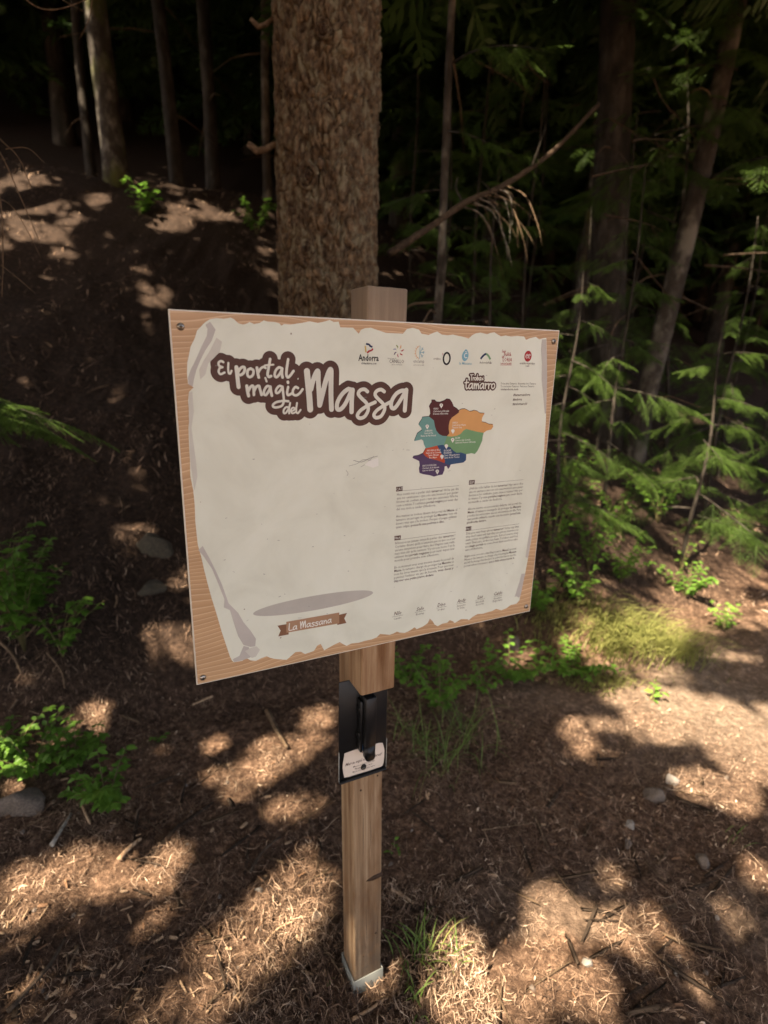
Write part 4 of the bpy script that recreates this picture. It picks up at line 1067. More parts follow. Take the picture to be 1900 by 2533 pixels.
# --- bough prototypes seen in the picture (mesh data shared by every copy)
def bough_mesh(seed, L, nf):
    r = np.random.default_rng(seed); b = MB(); w = MB()
    pts = [np.array([L * t, 0.05 * math.sin(3 * t + seed) * L, -0.22 * L * t * t + 0.05 * L * t]) for t in np.linspace(0, 1, 9)]
    w.tube(pts, np.linspace(0.009, 0.0025, 9) * L, 5)
    for k in range(nf):
        f = 0.22 + 0.78 * (k + r.uniform(0, 0.6)) / nf; i = min(7, int(f * 8)); p = pts[i] + (pts[i + 1] - pts[i]) * (f * 8 - i)
        s = 1 if k % 2 else -1
        place_frond(b, FD[k % 3], p, s * math.radians(r.uniform(30, 62)) * (1 if f < 0.93 else 0.1), math.radians(r.uniform(-38, -2)), r.uniform(-0.5, 0.5), r.uniform(0.65, 1.05) * (1.15 - 0.5 * f))
    return b.mesh('needles'), w.mesh('branch')
BOUGH = [bough_mesh(s, 1.0, n) for s, n in ((21, 11), (22, 9), (23, 12))]
for nm, wm in BOUGH: nm.materials.append(M['needle']); wm.materials.append(M['bark_grey'])
def bough(tree, pos, yaw, pitch, sc, k, roll=0.0):
    """one branch of a tree, with its needles as the branch's own part"""
    br = link('branch', BOUGH[k % 3][1], None, tree)
    br.location = Vector(pos) - tree.location
    br.rotation_euler = (Matrix.Rotation(yaw, 3, 'Z') @ Matrix.Rotation(-pitch, 3, 'Y') @ Matrix.Rotation(roll, 3, 'X')).to_euler()
    br.scale = (sc, sc, sc)
    link('needles', BOUGH[k % 3][0], None, br)
    return br

# --- where the sun reaches the floor: gaps in the crowns above
# patches of sun measured on the picture of the floor: x, y, rx, ry, strength
SP = [(620,1890,60,75,1),(560,1960,55,60,.9),(640,2040,70,70,1),(500,2060,60,50,.8),(600,2130,90,60,1),(700,1950,35,90,.7),(470,2170,70,50,.8),
      (250,1890,60,40,.8),(150,1870,60,40,.8),(60,1950,60,40,.6),(130,2010,80,35,.5),(360,1960,40,70,.8),(370,1860,40,40,.8),(250,2120,70,60,.7),(60,2170,70,50,.8),(330,2190,60,40,.8),(170,1960,60,30,.7),
      (600,1640,45,40,.8),(520,1690,50,30,.7),(660,1600,40,30,.7),(540,1640,30,30,.6),(700,1560,30,30,.6),(770,1680,22,40,.6),(600,1760,50,40,.8),(690,1790,40,40,.7),(470,1610,30,22,.5),
      (1160,1960,60,60,1),(1200,2030,70,60,1),(1230,2100,70,60,1),(1140,2080,50,60,.9),(1290,2160,60,50,.9),(1100,2190,70,40,.9),(1150,1900,25,50,.8),(1060,2140,50,60,.8),(1390,2010,45,45,.8),(1330,1990,40,40,.8),(1440,2060,50,50,.8),(1400,2140,60,45,.8),(1500,2150,50,40,.7),(1560,1960,40,45,.7),(1590,2050,40,40,.6),(1640,1880,40,40,.7),(1330,1890,30,30,.6),
      (860,1910,30,45,.8),(990,2060,40,50,.6),(1000,2180,60,40,.7),(920,2190,60,30,.8),(870,1960,40,25,.7),
      (1520,1560,170,42,1.2),(1640,1590,110,60,1.2),(1380,1500,80,25,1.1),(1640,1650,70,40,1),(1450,1530,80,35,1.1),
      (1255,1620,30,22,.8),(1340,1645,30,18,.8),(1330,1690,25,18,.7),(1290,1655,22,14,.7),(1380,1700,28,25,.7),(1500,1690,40,30,.7),(1600,1730,40,30,.7),(1240,1570,30,20,.8),(1300,1560,40,16,.8),
      (1320,1390,50,50,1.1),(1400,1420,70,40,1.1),(1450,1390,40,40,1),(1290,1440,40,30,1),(1270,1370,30,25,.9),(1230,1400,25,20,.7),(1530,1180,60,30,.8),(1570,1230,40,20,.7),(1600,1130,40,20,.6),(1560,1310,50,30,.9),(1640,1330,40,25,.7),(1480,1300,40,18,.7),
      (60,400,70,22,1),(110,450,60,30,.9),(130,500,50,30,.8),(40,480,60,30,.6),(210,440,60,14,.6),(420,460,60,20,.8),(370,490,40,14,.6),(300,390,30,10,.5),(480,470,40,14,.6),(140,560,50,20,.6),(30,530,50,14,.5),(300,590,30,16,.5),(330,650,22,20,.5),
      (300,1140,32,36,.7),(330,1220,40,30,.7),(290,1040,20,24,.5),(120,1610,45,18,.6),(190,1580,40,16,.6),(30,1680,36,30,.7),(240,1680,30,18,.5),(60,1460,40,16,.4),(235,1530,40,16,.5)]
SP = np.array(SP, float); SP[:, 2:4] *= 1.02; SP[SP[:, 1] < 700, 4] *= 0.6; SP[(SP[:, 1] > 1800) & (SP[:, 4] >= 0.9), 4] *= 1.45; SP[(SP[:, 0] > 1300) & (SP[:, 1] > 1450) & (SP[:, 1] < 1660), 4] *= 1.7; SP[(SP[:, 1] > 1800) & (SP[:, 0] < 760), 2:4] *= 1.12
# things off the floor that stand in a patch of sun: point, radius
SUNNY = [(at_y(1090, 150, 4.2), 0.16), (at_y(1500, 620, 3.7), 0.28), (at_y(1600, 740, 3.5), 0.32), (at_y(1620, 660, 3.4), 0.30), (at_y(1440, 590, 3.9), 0.18), (at_y(1500, 900, 3.4), 0.25), (at_y(1330, 600, 3.9), 0.2),
         (at_y(1250, 560, 4.1), 0.14), (at_y(1170, 480, 4.0), 0.10), (at_y(1630, 60, 4.4), 0.2), (at_y(1490, 1120, 3.3), 0.25), (at_y(1220, 700, 3.9), 0.25), (at_y(1310, 850, 3.6), 0.2),
         (at_y(225, 150, 7.0), 0.35), (at_y(1480, 230, 6.0), 0.2), (at_y(1440, 400, 6.0), 0.2), (at_y(1300, 500, 7.0), 0.2), (at_y(70, 870, 2.6), 0.14), (at_y(100, 1160, 2.3), 0.16), (at_y(90, 1650, 2.05), 0.12),
         (np.array([0.005, 1.15, 0.10]), 0.05), (np.array([-0.03, 1.19, 0.13]), 0.05), (at_y(1410, 1490, 2.9), 0.2), (at_y(1130, 1400, 2.8), 0.14)]
SPt = np.array([p for p, r in SUNNY]); SRt = np.array([r for p, r in SUNNY])
SGC = np.array(sign.matrix_world.translation if False else sign.location)
_gx = np.arange(-14, 14.01, 0.05); _GG = ground(*np.meshgrid(_gx, _gx, indexing='ij'))
def ground_fast(x, y):
    i = np.clip(((x + 14) / 0.05).astype(int), 0, len(_gx) - 1); j = np.clip(((y + 14) / 0.05).astype(int), 0, len(_gx) - 1)
    return _GG[i, j]
def gap(P):
    """True where a twig at P would shade one of the sun patches"""
    P = np.asarray(P, float)
    d = -SUN_DIR
    # march to the floor
    t = (P[:, 2] - 0.0) / SUN_DIR[2]
    lo = np.zeros(len(P)); hi = t + 2.0
    ts = np.linspace(0, 1, 60)
    best = hi.copy(); done = np.zeros(len(P), bool)
    for f in ts:
        q = P + d * (hi * f)[:, None]
        below = q[:, 2] <= ground_fast(q[:, 0], q[:, 1])
        new = below & ~done
        best[new] = (hi * f)[new]; done |= below
    # refine
    stp = hi / 59
    for _ in range(5):
        stp = stp / 2
        q = P + d * (best - stp)[:, None]
        best = np.where(q[:, 2] <= ground_fast(q[:, 0], q[:, 1]), best - stp, best)
    G = P + d * best[:, None]
    px, py = to_px(G)
    val = np.full(len(P), -1.0)
    for (cx, cy, rx, ry, st) in SP:
        q = st * (1.25 - np.nan_to_num(((px - cx) / rx) ** 2 + ((py - cy) / ry) ** 2, nan=99))
        val = np.maximum(val, q)
    wob = 0.55 * fbm(G[:, 0] * 6.5, G[:, 1] * 6.5, 88, 2) + 0.75 * fbm(G[:, 0] * 15, G[:, 1] * 15, 98, 3)
    g = (1.25 * val + wob * 4.0 > 0.34) & (np.sin(P[:, 0] * 7919 + P[:, 1] * 104729 + P[:, 2] * 1299709) > -0.988)
    # places outside the picture keep loose random gaps
    off = ~((px > -60) & (px < 1720) & (py > -60) & (py < 2280))
    g = np.where(off, wob > 0.33, g)
    # points in mid-air
    for p, r in zip(SPt, SRt):
        rel = p[None] - P; along = rel @ d
        dist = np.linalg.norm(rel - along[:, None] * d, axis=1)
        g |= (along > 0) & (dist < r) & (wob > -0.06)
    # nothing may let the sun on the panel itself
    rz = np.array(Matrix.Rotation(math.atan2(0.4393588, 0.8983117), 3, 'Z').inverted())
    Pl = (P - np.array([-0.33811, 0.92242, CAMZ + 0.05917])) @ rz.T; dl = rz @ d
    tt = (0 - Pl[:, 1]) / dl[1]; Q = Pl + dl * tt[:, None]
    on = (tt > 0) & (Q[:, 0] > -0.16) & (Q[:, 0] < 0.96) & (Q[:, 2] > -1.1) & (Q[:, 2] < 0.22)
    a0 = np.array([0.600, 0.12]); a1 = np.array([0.655, 0.23]); qd = np.c_[Q[:, 0], -Q[:, 2]]; da = a1 - a0
    tq = np.clip(((qd - a0) @ da) / (da @ da), 0, 1); streak = np.linalg.norm(qd - a0 - tq[:, None] * da, axis=1) < 0.046
    return (g & ~on) | (on & streak)

def trunk_tube(b, base, top, r0, r1, seg=14, n=18, wob=0.03, seed=0, jit=0.05):
    r = np.random.default_rng(seed); base = np.array(base, float); top = np.array(top, float)
    ph = r.uniform(0, 6.28, 4)
    pts = []
    for t in np.linspace(0, 1, n):
        pts.append(base + (top - base) * t + np.array([wob * math.sin(3.1 * t * 3 + ph[0]), wob * math.sin(2.3 * t * 3 + ph[1]), 0]) * min(1, 4 * t))
    rad = r1 + (r0 - r1) * (1 - np.linspace(0, 1, n)) ** 0.9
    rad[0] *= 1.35; rad[1] *= 1.08
    b.tube(pts, rad, seg, 0.5, True, jit)
    return np.array(pts)
def crown_bits(tree_xy, z0, z1, reach, seed, step=0.42, nb=6, gaps=True, zb=0.0):
    """sprays and limbs of a conifer crown between heights z0 and z1"""
    r = np.random.default_rng(seed); S = []; limbs = MB()
    z = z0; k = 0
    while z < z1:
        f = (z - z0) / (z1 - z0)
        Lb = reach * (1 - f) ** 0.75 * (0.75 + 0.25 * min(1, f * 8)) + 0.35
        for j in range(nb):
            yaw = k * 2.4 + j * 2 * math.pi / nb + r.uniform(-0.35, 0.35); L = Lb * r.uniform(0.75, 1.12)
            c, s = math.cos(yaw), math.sin(yaw); sag = r.uniform(0.12, 0.3)
            pt = lambda q: np.array([tree_xy[0] + c * L * q, tree_xy[1] + s * L * q, z + 0.05 * L * q - sag * L * q * q])
            limbs.tube([pt(q) for q in np.linspace(0, 1, 5)], np.linspace(0.011, 0.003, 5), 3, 0.4, False)
            nq = max(3, int(L / 0.21))
            for q in np.linspace(0.15, 1.0, nq):
                for side in ((-1, 1) if q < 0.97 else (0,)):
                    S.append((*pt(q), yaw + side * r.uniform(0.5, 1.1), -r.uniform(0.05, 0.6), r.uniform(-0.6, 0.6), r.uniform(0.75, 1.15) * (1.05 - 0.3 * q), r.integers(0, 3)))
        z += step * r.uniform(0.8, 1.2); k += 1
    return np.array(S), limbs
def crown_mesh(S, protos=FS, origin=None):
    """all twigs of a crown; with origin, twigs that would close a sun gap are left out"""
    b = MB()
    for x, y, z, yaw, pit, roll, sc, k in S: place_frond(b, protos[int(k)], np.array([x, y, z]), yaw, pit, roll, sc)
    if origin is not None:
        v = np.concatenate(b.v).reshape(-1, 4, 3); t0 = np.concatenate(b.tone).reshape(-1, 4)
        w = v + np.array(origin)
        g = gap(w.mean(1)) | gap(w[:, 2] * 0.75 + w[:, 0] * 0.25) | gap(w[:, 2] * 0.95 + w[:, 0] * 0.05) | gap(w[:, 0] * 0.85 + w[:, 2] * 0.15)
        v = v[~g]; t0 = t0[~g]; n = len(v) * 4
        b.v = [v.reshape(-1, 3)]; b.tone = [t0.ravel()]; b.n = n
        k4 = np.arange(0, n, 4)[:, None]
        b.t = [np.concatenate([k4 + np.array([[0, 1, 2]]), k4 + np.array([[0, 2, 3]])])]
    return b
def cull_limbs(b, origin):
    v = np.concatenate(b.v); t = np.concatenate(b.t)
    g = gap(v[t].mean(1) + np.array(origin))
    b.t = [t[~g]]; b.v = [v]; b.tone = [np.concatenate(b.tone)]
def conifer(name, label, cat, xy, top_h, r0, crown, seed, mat, group=None, lean=(0, 0), reach=2.6, seg=14, gaps=True, nb=6, step=0.42, wob=0.03, dead=0, sink=0.25):
    """tree > trunk, crown, limb, dead_branch"""
    zb = float(ground(xy[0], xy[1]))
    t = empty(name, (xy[0], xy[1], zb))
    tag(t, label, cat, group)
    b = MB()
    pts = trunk_tube(b, (0, 0, -sink), (lean[0] * top_h, lean[1] * top_h, top_h), r0, min(0.025, r0 * 0.18), seg, 26, wob, seed)
    b.build('trunk', mat, t, smooth=True)
    if crown:
        S, limbs = crown_bits((0, 0), crown[0], crown[1], reach, seed + 1, step, nb)
        S[:, 0] += lean[0] * S[:, 2]; S[:, 1] += lean[1] * S[:, 2]
        lim = np.concatenate(limbs.v); lim[:, 0] += lean[0] * lim[:, 2]; lim[:, 1] += lean[1] * lim[:, 2]
        limbs.v = [lim]; limbs.t = [np.concatenate(limbs.t)]; limbs.tone = [np.concatenate(limbs.tone)]
        crown_mesh(S, FS, tuple(t.location) if gaps else None).build('crown', M['canopy'], t)
        if gaps: cull_limbs(limbs, tuple(t.location))
        lb = limbs.build('limb', M['bark_grey'], t); lb['kind'] = 'stuff'
    r = random.Random(seed + 5)
    for k in range(dead):
        z = r.uniform(0.5, min(top_h * 0.5, 5)); a = r.uniform(0, 6.28); L = r.uniform(0.3, 1.1)
        b = MB(); p0 = np.array([lean[0] * z, lean[1] * z, z])
        b.tube([p0 + np.array([math.cos(a) * L * q, math.sin(a) * L * q, -0.25 * L * q * q + r.uniform(-.03, .03)]) for q in (0, 0.3, 0.6, 1)], [0.009, 0.007, 0.005, 0.002], 4)
        b.build('dead_branch', M['dead'], t)
    return t

# main spruce right behind the sign: scaly bark as real relief
mx, my, mr = -0.312, 3.22, 0.262
mz = float(ground(mx, my))
main = empty('spruce_tree', (mx, my, mz)); tag(main, 'thick spruce trunk with scaly reddish bark standing straight behind the sign', 'tree')
NT, NZ = 320, 560
th = np.linspace(0, 2 * math.pi, NT, endpoint=False); zz = np.linspace(-0.3, 4.3, NZ)
TH, ZZ = np.meshgrid(th, zz)
def worley(u, v, wrap, seed):
    """cells on an (u, v) plane, u wraps; returns F1, F2, id"""
    iu = np.floor(u).astype(int); iv = np.floor(v).astype(int)
    F1 = np.full(u.shape, 9.0); F2 = F1.copy(); ID = np.zeros(u.shape)
    for du in (-1, 0, 1):
        for dv in (-1, 0, 1):
            cu = iu + du; cv = iv + dv; w = np.mod(cu, wrap)
            ju = _hash(w, cv, seed); jv = _hash(w, cv, seed + 1); h = _hash(w, cv, seed + 2)
            d = np.hypot((cu + 0.1 + 0.8 * ju - u), (cv + 0.1 + 0.8 * jv - v))
            n1 = d < F1
            F2 = np.where(n1, F1, np.minimum(F2, d)); ID = np.where(n1, h, ID); F1 = np.where(n1, d, F1)
    return F1, F2, ID
wu = TH / (2 * math.pi) * 42 + 1.1 * fbm(np.sin(TH) * 6, ZZ * 6.3 + np.cos(TH) * 5.2, 5, 3); wv = ZZ * 15.5 + 1.6 * fbm(TH * 5.5, ZZ * 7, 8, 3)
f1, f2, cid = worley(wu, wv, 42, 301)
g1, g2, cid2 = worley(wu * 2.0, wv * 2.2 + 1.2 * fbm(TH * 12, ZZ * 14, 55, 2), 84, 401)
edge = np.clip((f2 - f1) / (0.12 + 0.5 * np.abs(fbm(TH * 6, ZZ * 5, 66, 2))), 0, 1); edge = edge * edge * (3 - 2 * edge)
e2 = np.clip((g2 - g1) / 0.3, 0, 1)
disp = 0.021 * edge * (0.5 + 0.9 * cid) + 0.006 * e2 * edge * (0.3 + cid2) + 0.006 * fbm(TH * 16, ZZ * 40, 77, 3)
for (ang, zc_, rr_, dp) in [(-1.62, 2.30, 0.045, -0.03), (-1.86, 1.55, 0.085, -0.028), (-1.90, 0.98, 0.06, -0.022), (-1.75, 2.62, 0.07, -0.012)]:
    dd = np.hypot((TH - (ang % (2 * math.pi))) * mr, ZZ + mz * 0 - zc_)
    disp += dp * np.exp(-(dd / rr_) ** 2)
rad = (mr - 0.020) * (1.0 - 0.012 * ZZ + 0.35 * np.exp(-(ZZ + 0.3) / 0.28)) + disp + 0.012 * fbm(np.cos(TH) * 1.5 + 5, ZZ * 0.8 + np.sin(TH), 19, 2)
V = np.stack([np.cos(TH) * rad, np.sin(TH) * rad, ZZ], -1).reshape(-1, 3)
I, J = np.meshgrid(np.arange(NZ - 1), np.arange(NT), indexing='ij'); J2 = (J + 1) % NT
A_ = I * NT + J; B_ = I * NT + J2
T = np.concatenate([np.stack([A_, B_, B_ + NT], -1).reshape(-1, 3), np.stack([A_, B_ + NT, A_ + NT], -1).reshape(-1, 3)])
tone = np.clip(0.25 + 0.5 * cid * 0.7 + 0.35 * cid2 * 0.6 + 0.25 * fbm(TH * 4, ZZ * 3, 31, 3), 0, 1)
link('trunk', tri_mesh('trunk', V, T, True, tone.ravel()), M['bark_main'], main)
b = MB(); trunk_tube(b, (0, 0, 4.1), (0.1, 0.1, 15), mr * 0.96, 0.03, 16, 20, 0.02, 3); b.build('trunk_top', M['bark_main'], main, smooth=True)
def stub(z, ang, L, r0):
    b = MB(); c, s = math.cos(ang), math.sin(ang)
    b.tube([np.array([c * (mr - 0.04 + L * q), s * (mr - 0.04 + L * q), z + 0.02 * math.sin(7 * q)]) for q in np.linspace(0, 1, 5)], [r0 * 1.3, r0, r0, r0 * 1.1, r0 * 0.85], 9, 0.5, True, 0.12)
    b.build('branch_stub', M['dead'], main)
stub(2.42, math.radians(188), 0.17, 0.016); stub(2.95, math.radians(184), 0.14, 0.012); stub(2.30, math.radians(268), 0.03, 0.016); stub(0.98, math.radians(255), 0.05, 0.02)
for kz, (px_, py_, r_) in enumerate([(713, 226, 0.020), (664, 380, 0.042), (662, 538, 0.032), (700, 60, 0.03)]):
    P_ = at_y(px_, py_, my - mr * 0.9) - np.array([mx, my, mz]); an = math.atan2(-math.sqrt(max(0.01, mr ** 2 - P_[0] ** 2)), P_[0]); zk = at_y(px_, py_, my + mr * math.sin(an))[2] - mz
    rk = np.random.default_rng(kz); b = MB()
    for ring in range(2):
        rr2 = r_ * (1.0 - 0.45 * ring); pts = []
        for a in np.linspace(0, 2 * math.pi, 15):
            du = rr2 * math.cos(a) * (1 + 0.2 * math.sin(3 * a + kz)); th_ = an + du / mr; R2 = mr - 0.004 + 0.006 * math.sin(2 * a + kz)
            pts.append((math.cos(th_) * R2, math.sin(th_) * R2, zk + rr2 * 1.25 * math.sin(a)))
        b.tube(pts, np.full(15, r_ * 0.28) * rk.uniform(0.7, 1.3, 15), 6, 0.3 - 0.2 * ring, False, 0.25)
    b.build('bark_knot', M['bark_main'], main, smooth=True)
    b = MB(); b.hull([(math.cos(an + r_ * 0.55 * math.cos(a) / mr) * (mr - 0.002), math.sin(an + r_ * 0.55 * math.cos(a) / mr) * (mr - 0.002), zk + r_ * 0.7 * math.sin(a)) for a in np.linspace(0, 6.28, 12)] + [(math.cos(an) * (mr - 0.05), math.sin(an) * (mr - 0.05), zk)]); b.build('knot_hole', M['knot'], main)
S, limbs = crown_bits((0, 0), 4.6, 14.0, 3.2, 91, 0.38, 7)
crown_mesh(S, FS, (mx, my, mz)).build('crown', M['canopy'], main); cull_limbs(limbs, (mx, my, mz)); limbs.build('limb', M['bark_grey'], main)['kind'] = 'stuff'

def base_at(px, py, y):
    p = at_y(px, py, y); return (p[0], p[1])
def lean_of(b0, b1):
    """lean per metre of height from two points of the trunk"""
    return ((b1[0] - b0[0]) / (b1[2] - b0[2]), (b1[1] - b0[1]) / (b1[2] - b0[2]))
p0, p1 = at_y(258, 420, 7.2), at_y(206, 30, 7.2)
conifer('pale_tree', 'pale barked tree leaning on the high bank with a moss covered foot', 'tree', p0[:2], 11, 0.135, (4.0, 11), 101, M['bark_pale'], lean=lean_of(p0, p1), reach=2.6, dead=3)
p0, p1 = at_y(388, 440, 7.8), at_y(342, 10, 7.8)
conifer('dark_tree', 'dark slanting trunk with sunlit litter at its foot on the high bank', 'tree', p0[:2], 11, 0.085, (4.2, 11), 102, M['bark_grey'], lean=lean_of(p0, p1), reach=2.4, dead=6)
p0 = at_y(460, 385, 8.8)
conifer('slim_tree', 'straight grey trunk on the bank between the dark slanting tree and the thick spruce', 'tree', p0[:2], 12, 0.095, (4.4, 12), 103, M['bark_grey'], reach=2.4, dead=3)
p0 = at_y(578, 400, 8.0)
conifer('pole_tree', 'thin pole-like trunk just beside the thick spruce on the bank', 'tree', p0[:2], 9, 0.055, (4.2, 9), 104, M['bark_lichen'], reach=1.8, dead=3)
p0, p1 = at_y(185, 250, 9.5), at_y(180, 20, 9.5)
conifer('distant_tree', 'faint thin trunk deep in the dark behind the pale leaning tree', 'tree', p0[:2], 10, 0.075, (4.4, 10), 105, M['bark_grey'], reach=2.0, dead=2)
p0, p1 = at_y(938, 660, 4.5), at_y(976, 20, 4.5)
conifer('crooked_sapling', 'slender crooked sapling trunk rising above the end of the panel', 'tree', p0[:2], 6.5, 0.038, (3.6, 6.5), 106, M['bark_lichen'], lean=lean_of(p0, p1), reach=1.2, wob=0.02, dead=4)
p0, p1 = at_y(1360, 590, 6.0), at_y(1372, 200, 6.0)
conifer('thick_tree', 'thick grey-brown trunk half hidden by boughs deep in the wood', 'tree', p0[:2], 13, 0.195, (4.2, 13), 107, M['bark_grey'], lean=lean_of(p0, p1), reach=2.8, dead=3)
p0, p1 = at_y(1420, 600, 5.8), at_y(1522, 140, 5.8)
conifer('lichen_tree', 'leaning trunk blotched with pale lichen in the wood', 'tree', p0[:2], 11, 0.105, (4.2, 11), 108, M['bark_lichen'], lean=lean_of(p0, p1), reach=2.4, dead=4)
p0, p1 = at_y(1300, 570, 7.0), at_y(1322, 230, 7.0)
conifer('white_sapling', 'narrow whitish trunk beside the thick grey-brown one', 'tree', p0[:2], 8, 0.055, (4.2, 8), 109, M['bark_pale'], lean=lean_of(p0, p1), reach=1.8, dead=2)
p0, p1 = at_y(1255, 560, 8.0), at_y(1268, 330, 8.0)
conifer('distant_sapling', 'very thin far trunk behind the fallen limb', 'tree', p0[:2], 8, 0.05, (4.2, 8), 110, M['bark_pale'], reach=1.6, dead=2)
p0 = hit(1440, 985); p1 = at_y(1458, 640, p0[1])
conifer('bent_sapling', 'thin bent sapling stem among the boughs above the grassy hump', 'tree', p0[:2], 4.2, 0.024, None, 111, M['bark_grey'], lean=lean_of(p0, p1), wob=0.05, dead=3)

# unseen spruces added around the path, crowns thinned to shape the dappled shade
SHADE = [(-3.05, -1.35), (3.5, 0.5), (-4.3, -3.2), (-2.2, -4.0), (-6.2, -1.0), (-3.4, 0.9), (-5.4, 2.6), (-7.6, 4.6), (-4.6, 5.4), (-6.4, 7.6), (-0.55, 5.6), (-0.9, 8.4), (4.4, 5.4), (6.3, 7.4), (5.4, 3.4), (-0.9, -1.6)]
for k, (x, y) in enumerate(SHADE):
    infr = y > 1.5
    conifer('spruce_tree', 'unseen tall spruce added to shade the bank' if infr else 'unseen tall spruce added beside the path to throw dappled shade', 'tree', (x, y), (10 if y < 3 else 14) + (k % 3), 0.12 + 0.02 * (k % 3), ((2.9 if math.hypot(x, y) > 4 else 4.0) if y < 0.5 and x < 0 else 4.6 if y < 6 else 4.0, (8.8 if y < 3 else 13.5) + 0.5 * (k % 3)), 200 + 7 * k, M['bark_grey'], 'unseen spruces added to shade the wood', reach=3.1, dead=5 if infr else 0, seg=12, nb=8, step=0.30 if y < 3 else 0.38)

# the wood beyond: copies of two trees standing up the mountainside
def copy_tree(o, loc, rz, sc):
    c = o.copy(); COL.objects.link(c); c.location = loc; c.rotation_euler = (0, 0, rz); c.scale = (sc, sc, sc)
    for ch in o.children:
        d = ch.copy(); COL.objects.link(d); d.parent = c
    return c
protos = [conifer('forest_tree', 'dark spruce far up the wooded mountainside', 'tree', (-2.0 + 5 * k, 13.0 + k), 13, 0.15, (3.0 - k * 1.2, 13.2), 400 + k, M['bark_grey'], 'far spruces up the mountainside', reach=3.0, gaps=False, dead=4, nb=7, step=0.42) for k in range(2)]
rs = random.Random(77); spots = []
while len(spots) < 210:
    x = rs.uniform(-26, 30); y = rs.uniform(9.5, 34)
    if abs(x) > 5 + 0.85 * y: continue
    if y < 12 and 30 < to_px(np.array([x, y, 4.0 + 0.3 * (y - 9)]))[0] < 610: continue
    if all((x - a) ** 2 + (y - c) ** 2 > 1.5 for a, c in spots): spots.append((x, y))
for k, (x, y) in enumerate(spots):
    copy_tree(protos[k % 2], (x, y, float(ground(x, y)) - 0.1), rs.uniform(0, 6.28), rs.uniform(0.75, 1.25))

# ------------------------------------------------------------------ undergrowth of the wood
def add_boughs(t, z0, z1, n, L0, L1, seed, lean=(0, 0), yaw0=None, spread=math.pi):
    r = random.Random(seed)
    for k in range(n):
        f = k / max(1, n - 1); z = z0 + (z1 - z0) * f + r.uniform(-0.05, 0.05)
        yaw = k * 2.4 + r.uniform(-0.4, 0.4) if yaw0 is None else yaw0 + r.uniform(-spread, spread)
        bough(t, (t.location.x + lean[0] * z, t.location.y + lean[1] * z, t.location.z + z), yaw, r.uniform(-0.35, 0.1), (L0 + (L1 - L0) * f) * r.uniform(0.55, 0.95), r.randrange(3), r.uniform(-0.3, 0.3))
YS = [((0.80, 4.55), 2.3, 'young spruce with drooping boughs just past the end of the panel'), ((1.30, 4.0), 1.9, 'young spruce standing behind the grassy hump'), ((1.85, 4.5), 2.6, 'tall young spruce among the pale trunks'),
      ((2.45, 4.2), 2.0, 'young spruce with sunlit boughs over the path'), ((2.95, 4.9), 2.6, 'young spruce beside the far end of the path'), ((3.35, 4.3), 1.8, 'low young spruce at the edge of the view along the path'), ((2.1, 5.4), 3.0, 'young spruce in front of the thick grey-brown trunk')]
for k, ((x, y), h, lab) in enumerate(YS):
    t = conifer('young_spruce', lab, 'tree', (x, y), h, 0.019, None, 500 + k, M['bark_grey'], 'young spruces of the undergrowth', seg=8, wob=0.02)
    add_boughs(t, 0.40, h * 0.97, 17, 0.95, 0.30, 520 + k)
for nm, z0, z1, n in (('thick_tree', 2.2, 3.9, 9), ('lichen_tree', 2.6, 4.0, 8), ('white_sapling', 1.8, 3.6, 6), ('crooked_sapling', 1.9, 3.2, 4), ('distant_sapling', 1.6, 3.0, 5)):
    t = bpy.data.objects[nm]; tr = next(c for c in t.children if c.name.startswith('trunk'))
    tl = {'thick_tree': (0.02, 0), 'lichen_tree': (0.12, 0), 'crooked_sapling': (0.02, 0)}.get(nm, (0.02, 0))
    add_boughs(t, z0, z1, n, 1.5 if nm != 'crooked_sapling' else 0.8, 1.0, 560 + n, tl, -1.57, 1.6)
DEEP = [(0.55, 5.6), (1.35, 5.8), (1.0, 6.8), (2.9, 6.2), (3.7, 6.0), (1.75, 7.2), (3.2, 7.6), (4.3, 6.3), (0.3, 7.4)]
for k, (x, y) in enumerate(DEEP):
    h = 2.4 + 0.5 * (k % 3)
    t = conifer('young_spruce', 'young spruce in the dark undergrowth deeper in the wood', 'tree', (x, y), h, 0.02, None, 700 + k, M['bark_grey'], 'young spruces deep in the wood', seg=7, wob=0.02)
    add_boughs(t, 0.3, h * 0.97, 15, 1.15, 0.35, 720 + k)
# spruce just outside the view on the bank side: one bough and some dead twigs reach in
lt = conifer('edge_spruce', 'spruce by the bank with a green bough and bare twigs reaching in', 'tree', (-2.75, 2.72), 6, 0.07, None, 590, M['bark_grey'], wob=0.01, dead=0)
zb = lt.location.z
bough(lt, (-2.72, 2.72, 1.62), math.radians(-4), 0.0, 1.25, 0); bough(lt, (-2.72, 2.72, 1.56), math.radians(10), -0.08, 1.05, 2)
for pl, yy, r_ in [([(-60,230),(0,300),(40,340),(68,405)],2.2,.0028), ([(-50,280),(0,330),(42,420),(85,520)],2.2,.0030), ([(12,322),(60,320),(96,352)],2.2,.0018), ([(-8,380),(4,460),(7,560),(4,642)],2.0,.0026), ([(2,572),(40,602),(77,634)],2.0,.0018), ([(-40,420),(20,440),(60,500),(90,560)],2.3,.0018),
                   ([(30,-30),(62,4),(95,20),(135,18),(190,-2)],2.4,.0034), ([(200,-10),(196,25),(188,52),(172,84)],2.4,.0018), ([(100,-20),(150,8),(180,24)],2.4,.0018)]:
    P = smooth([at_y(x, y, yy + 0.02 * i) - np.array([0, 0, 0]) for i, (x, y) in enumerate(pl)], 4)
    b = MB(); b.tube(P - np.array(lt.location), np.linspace(r_, r_ * 0.45, len(P)), 5); b.build('dead_branch', M['dead'], lt)

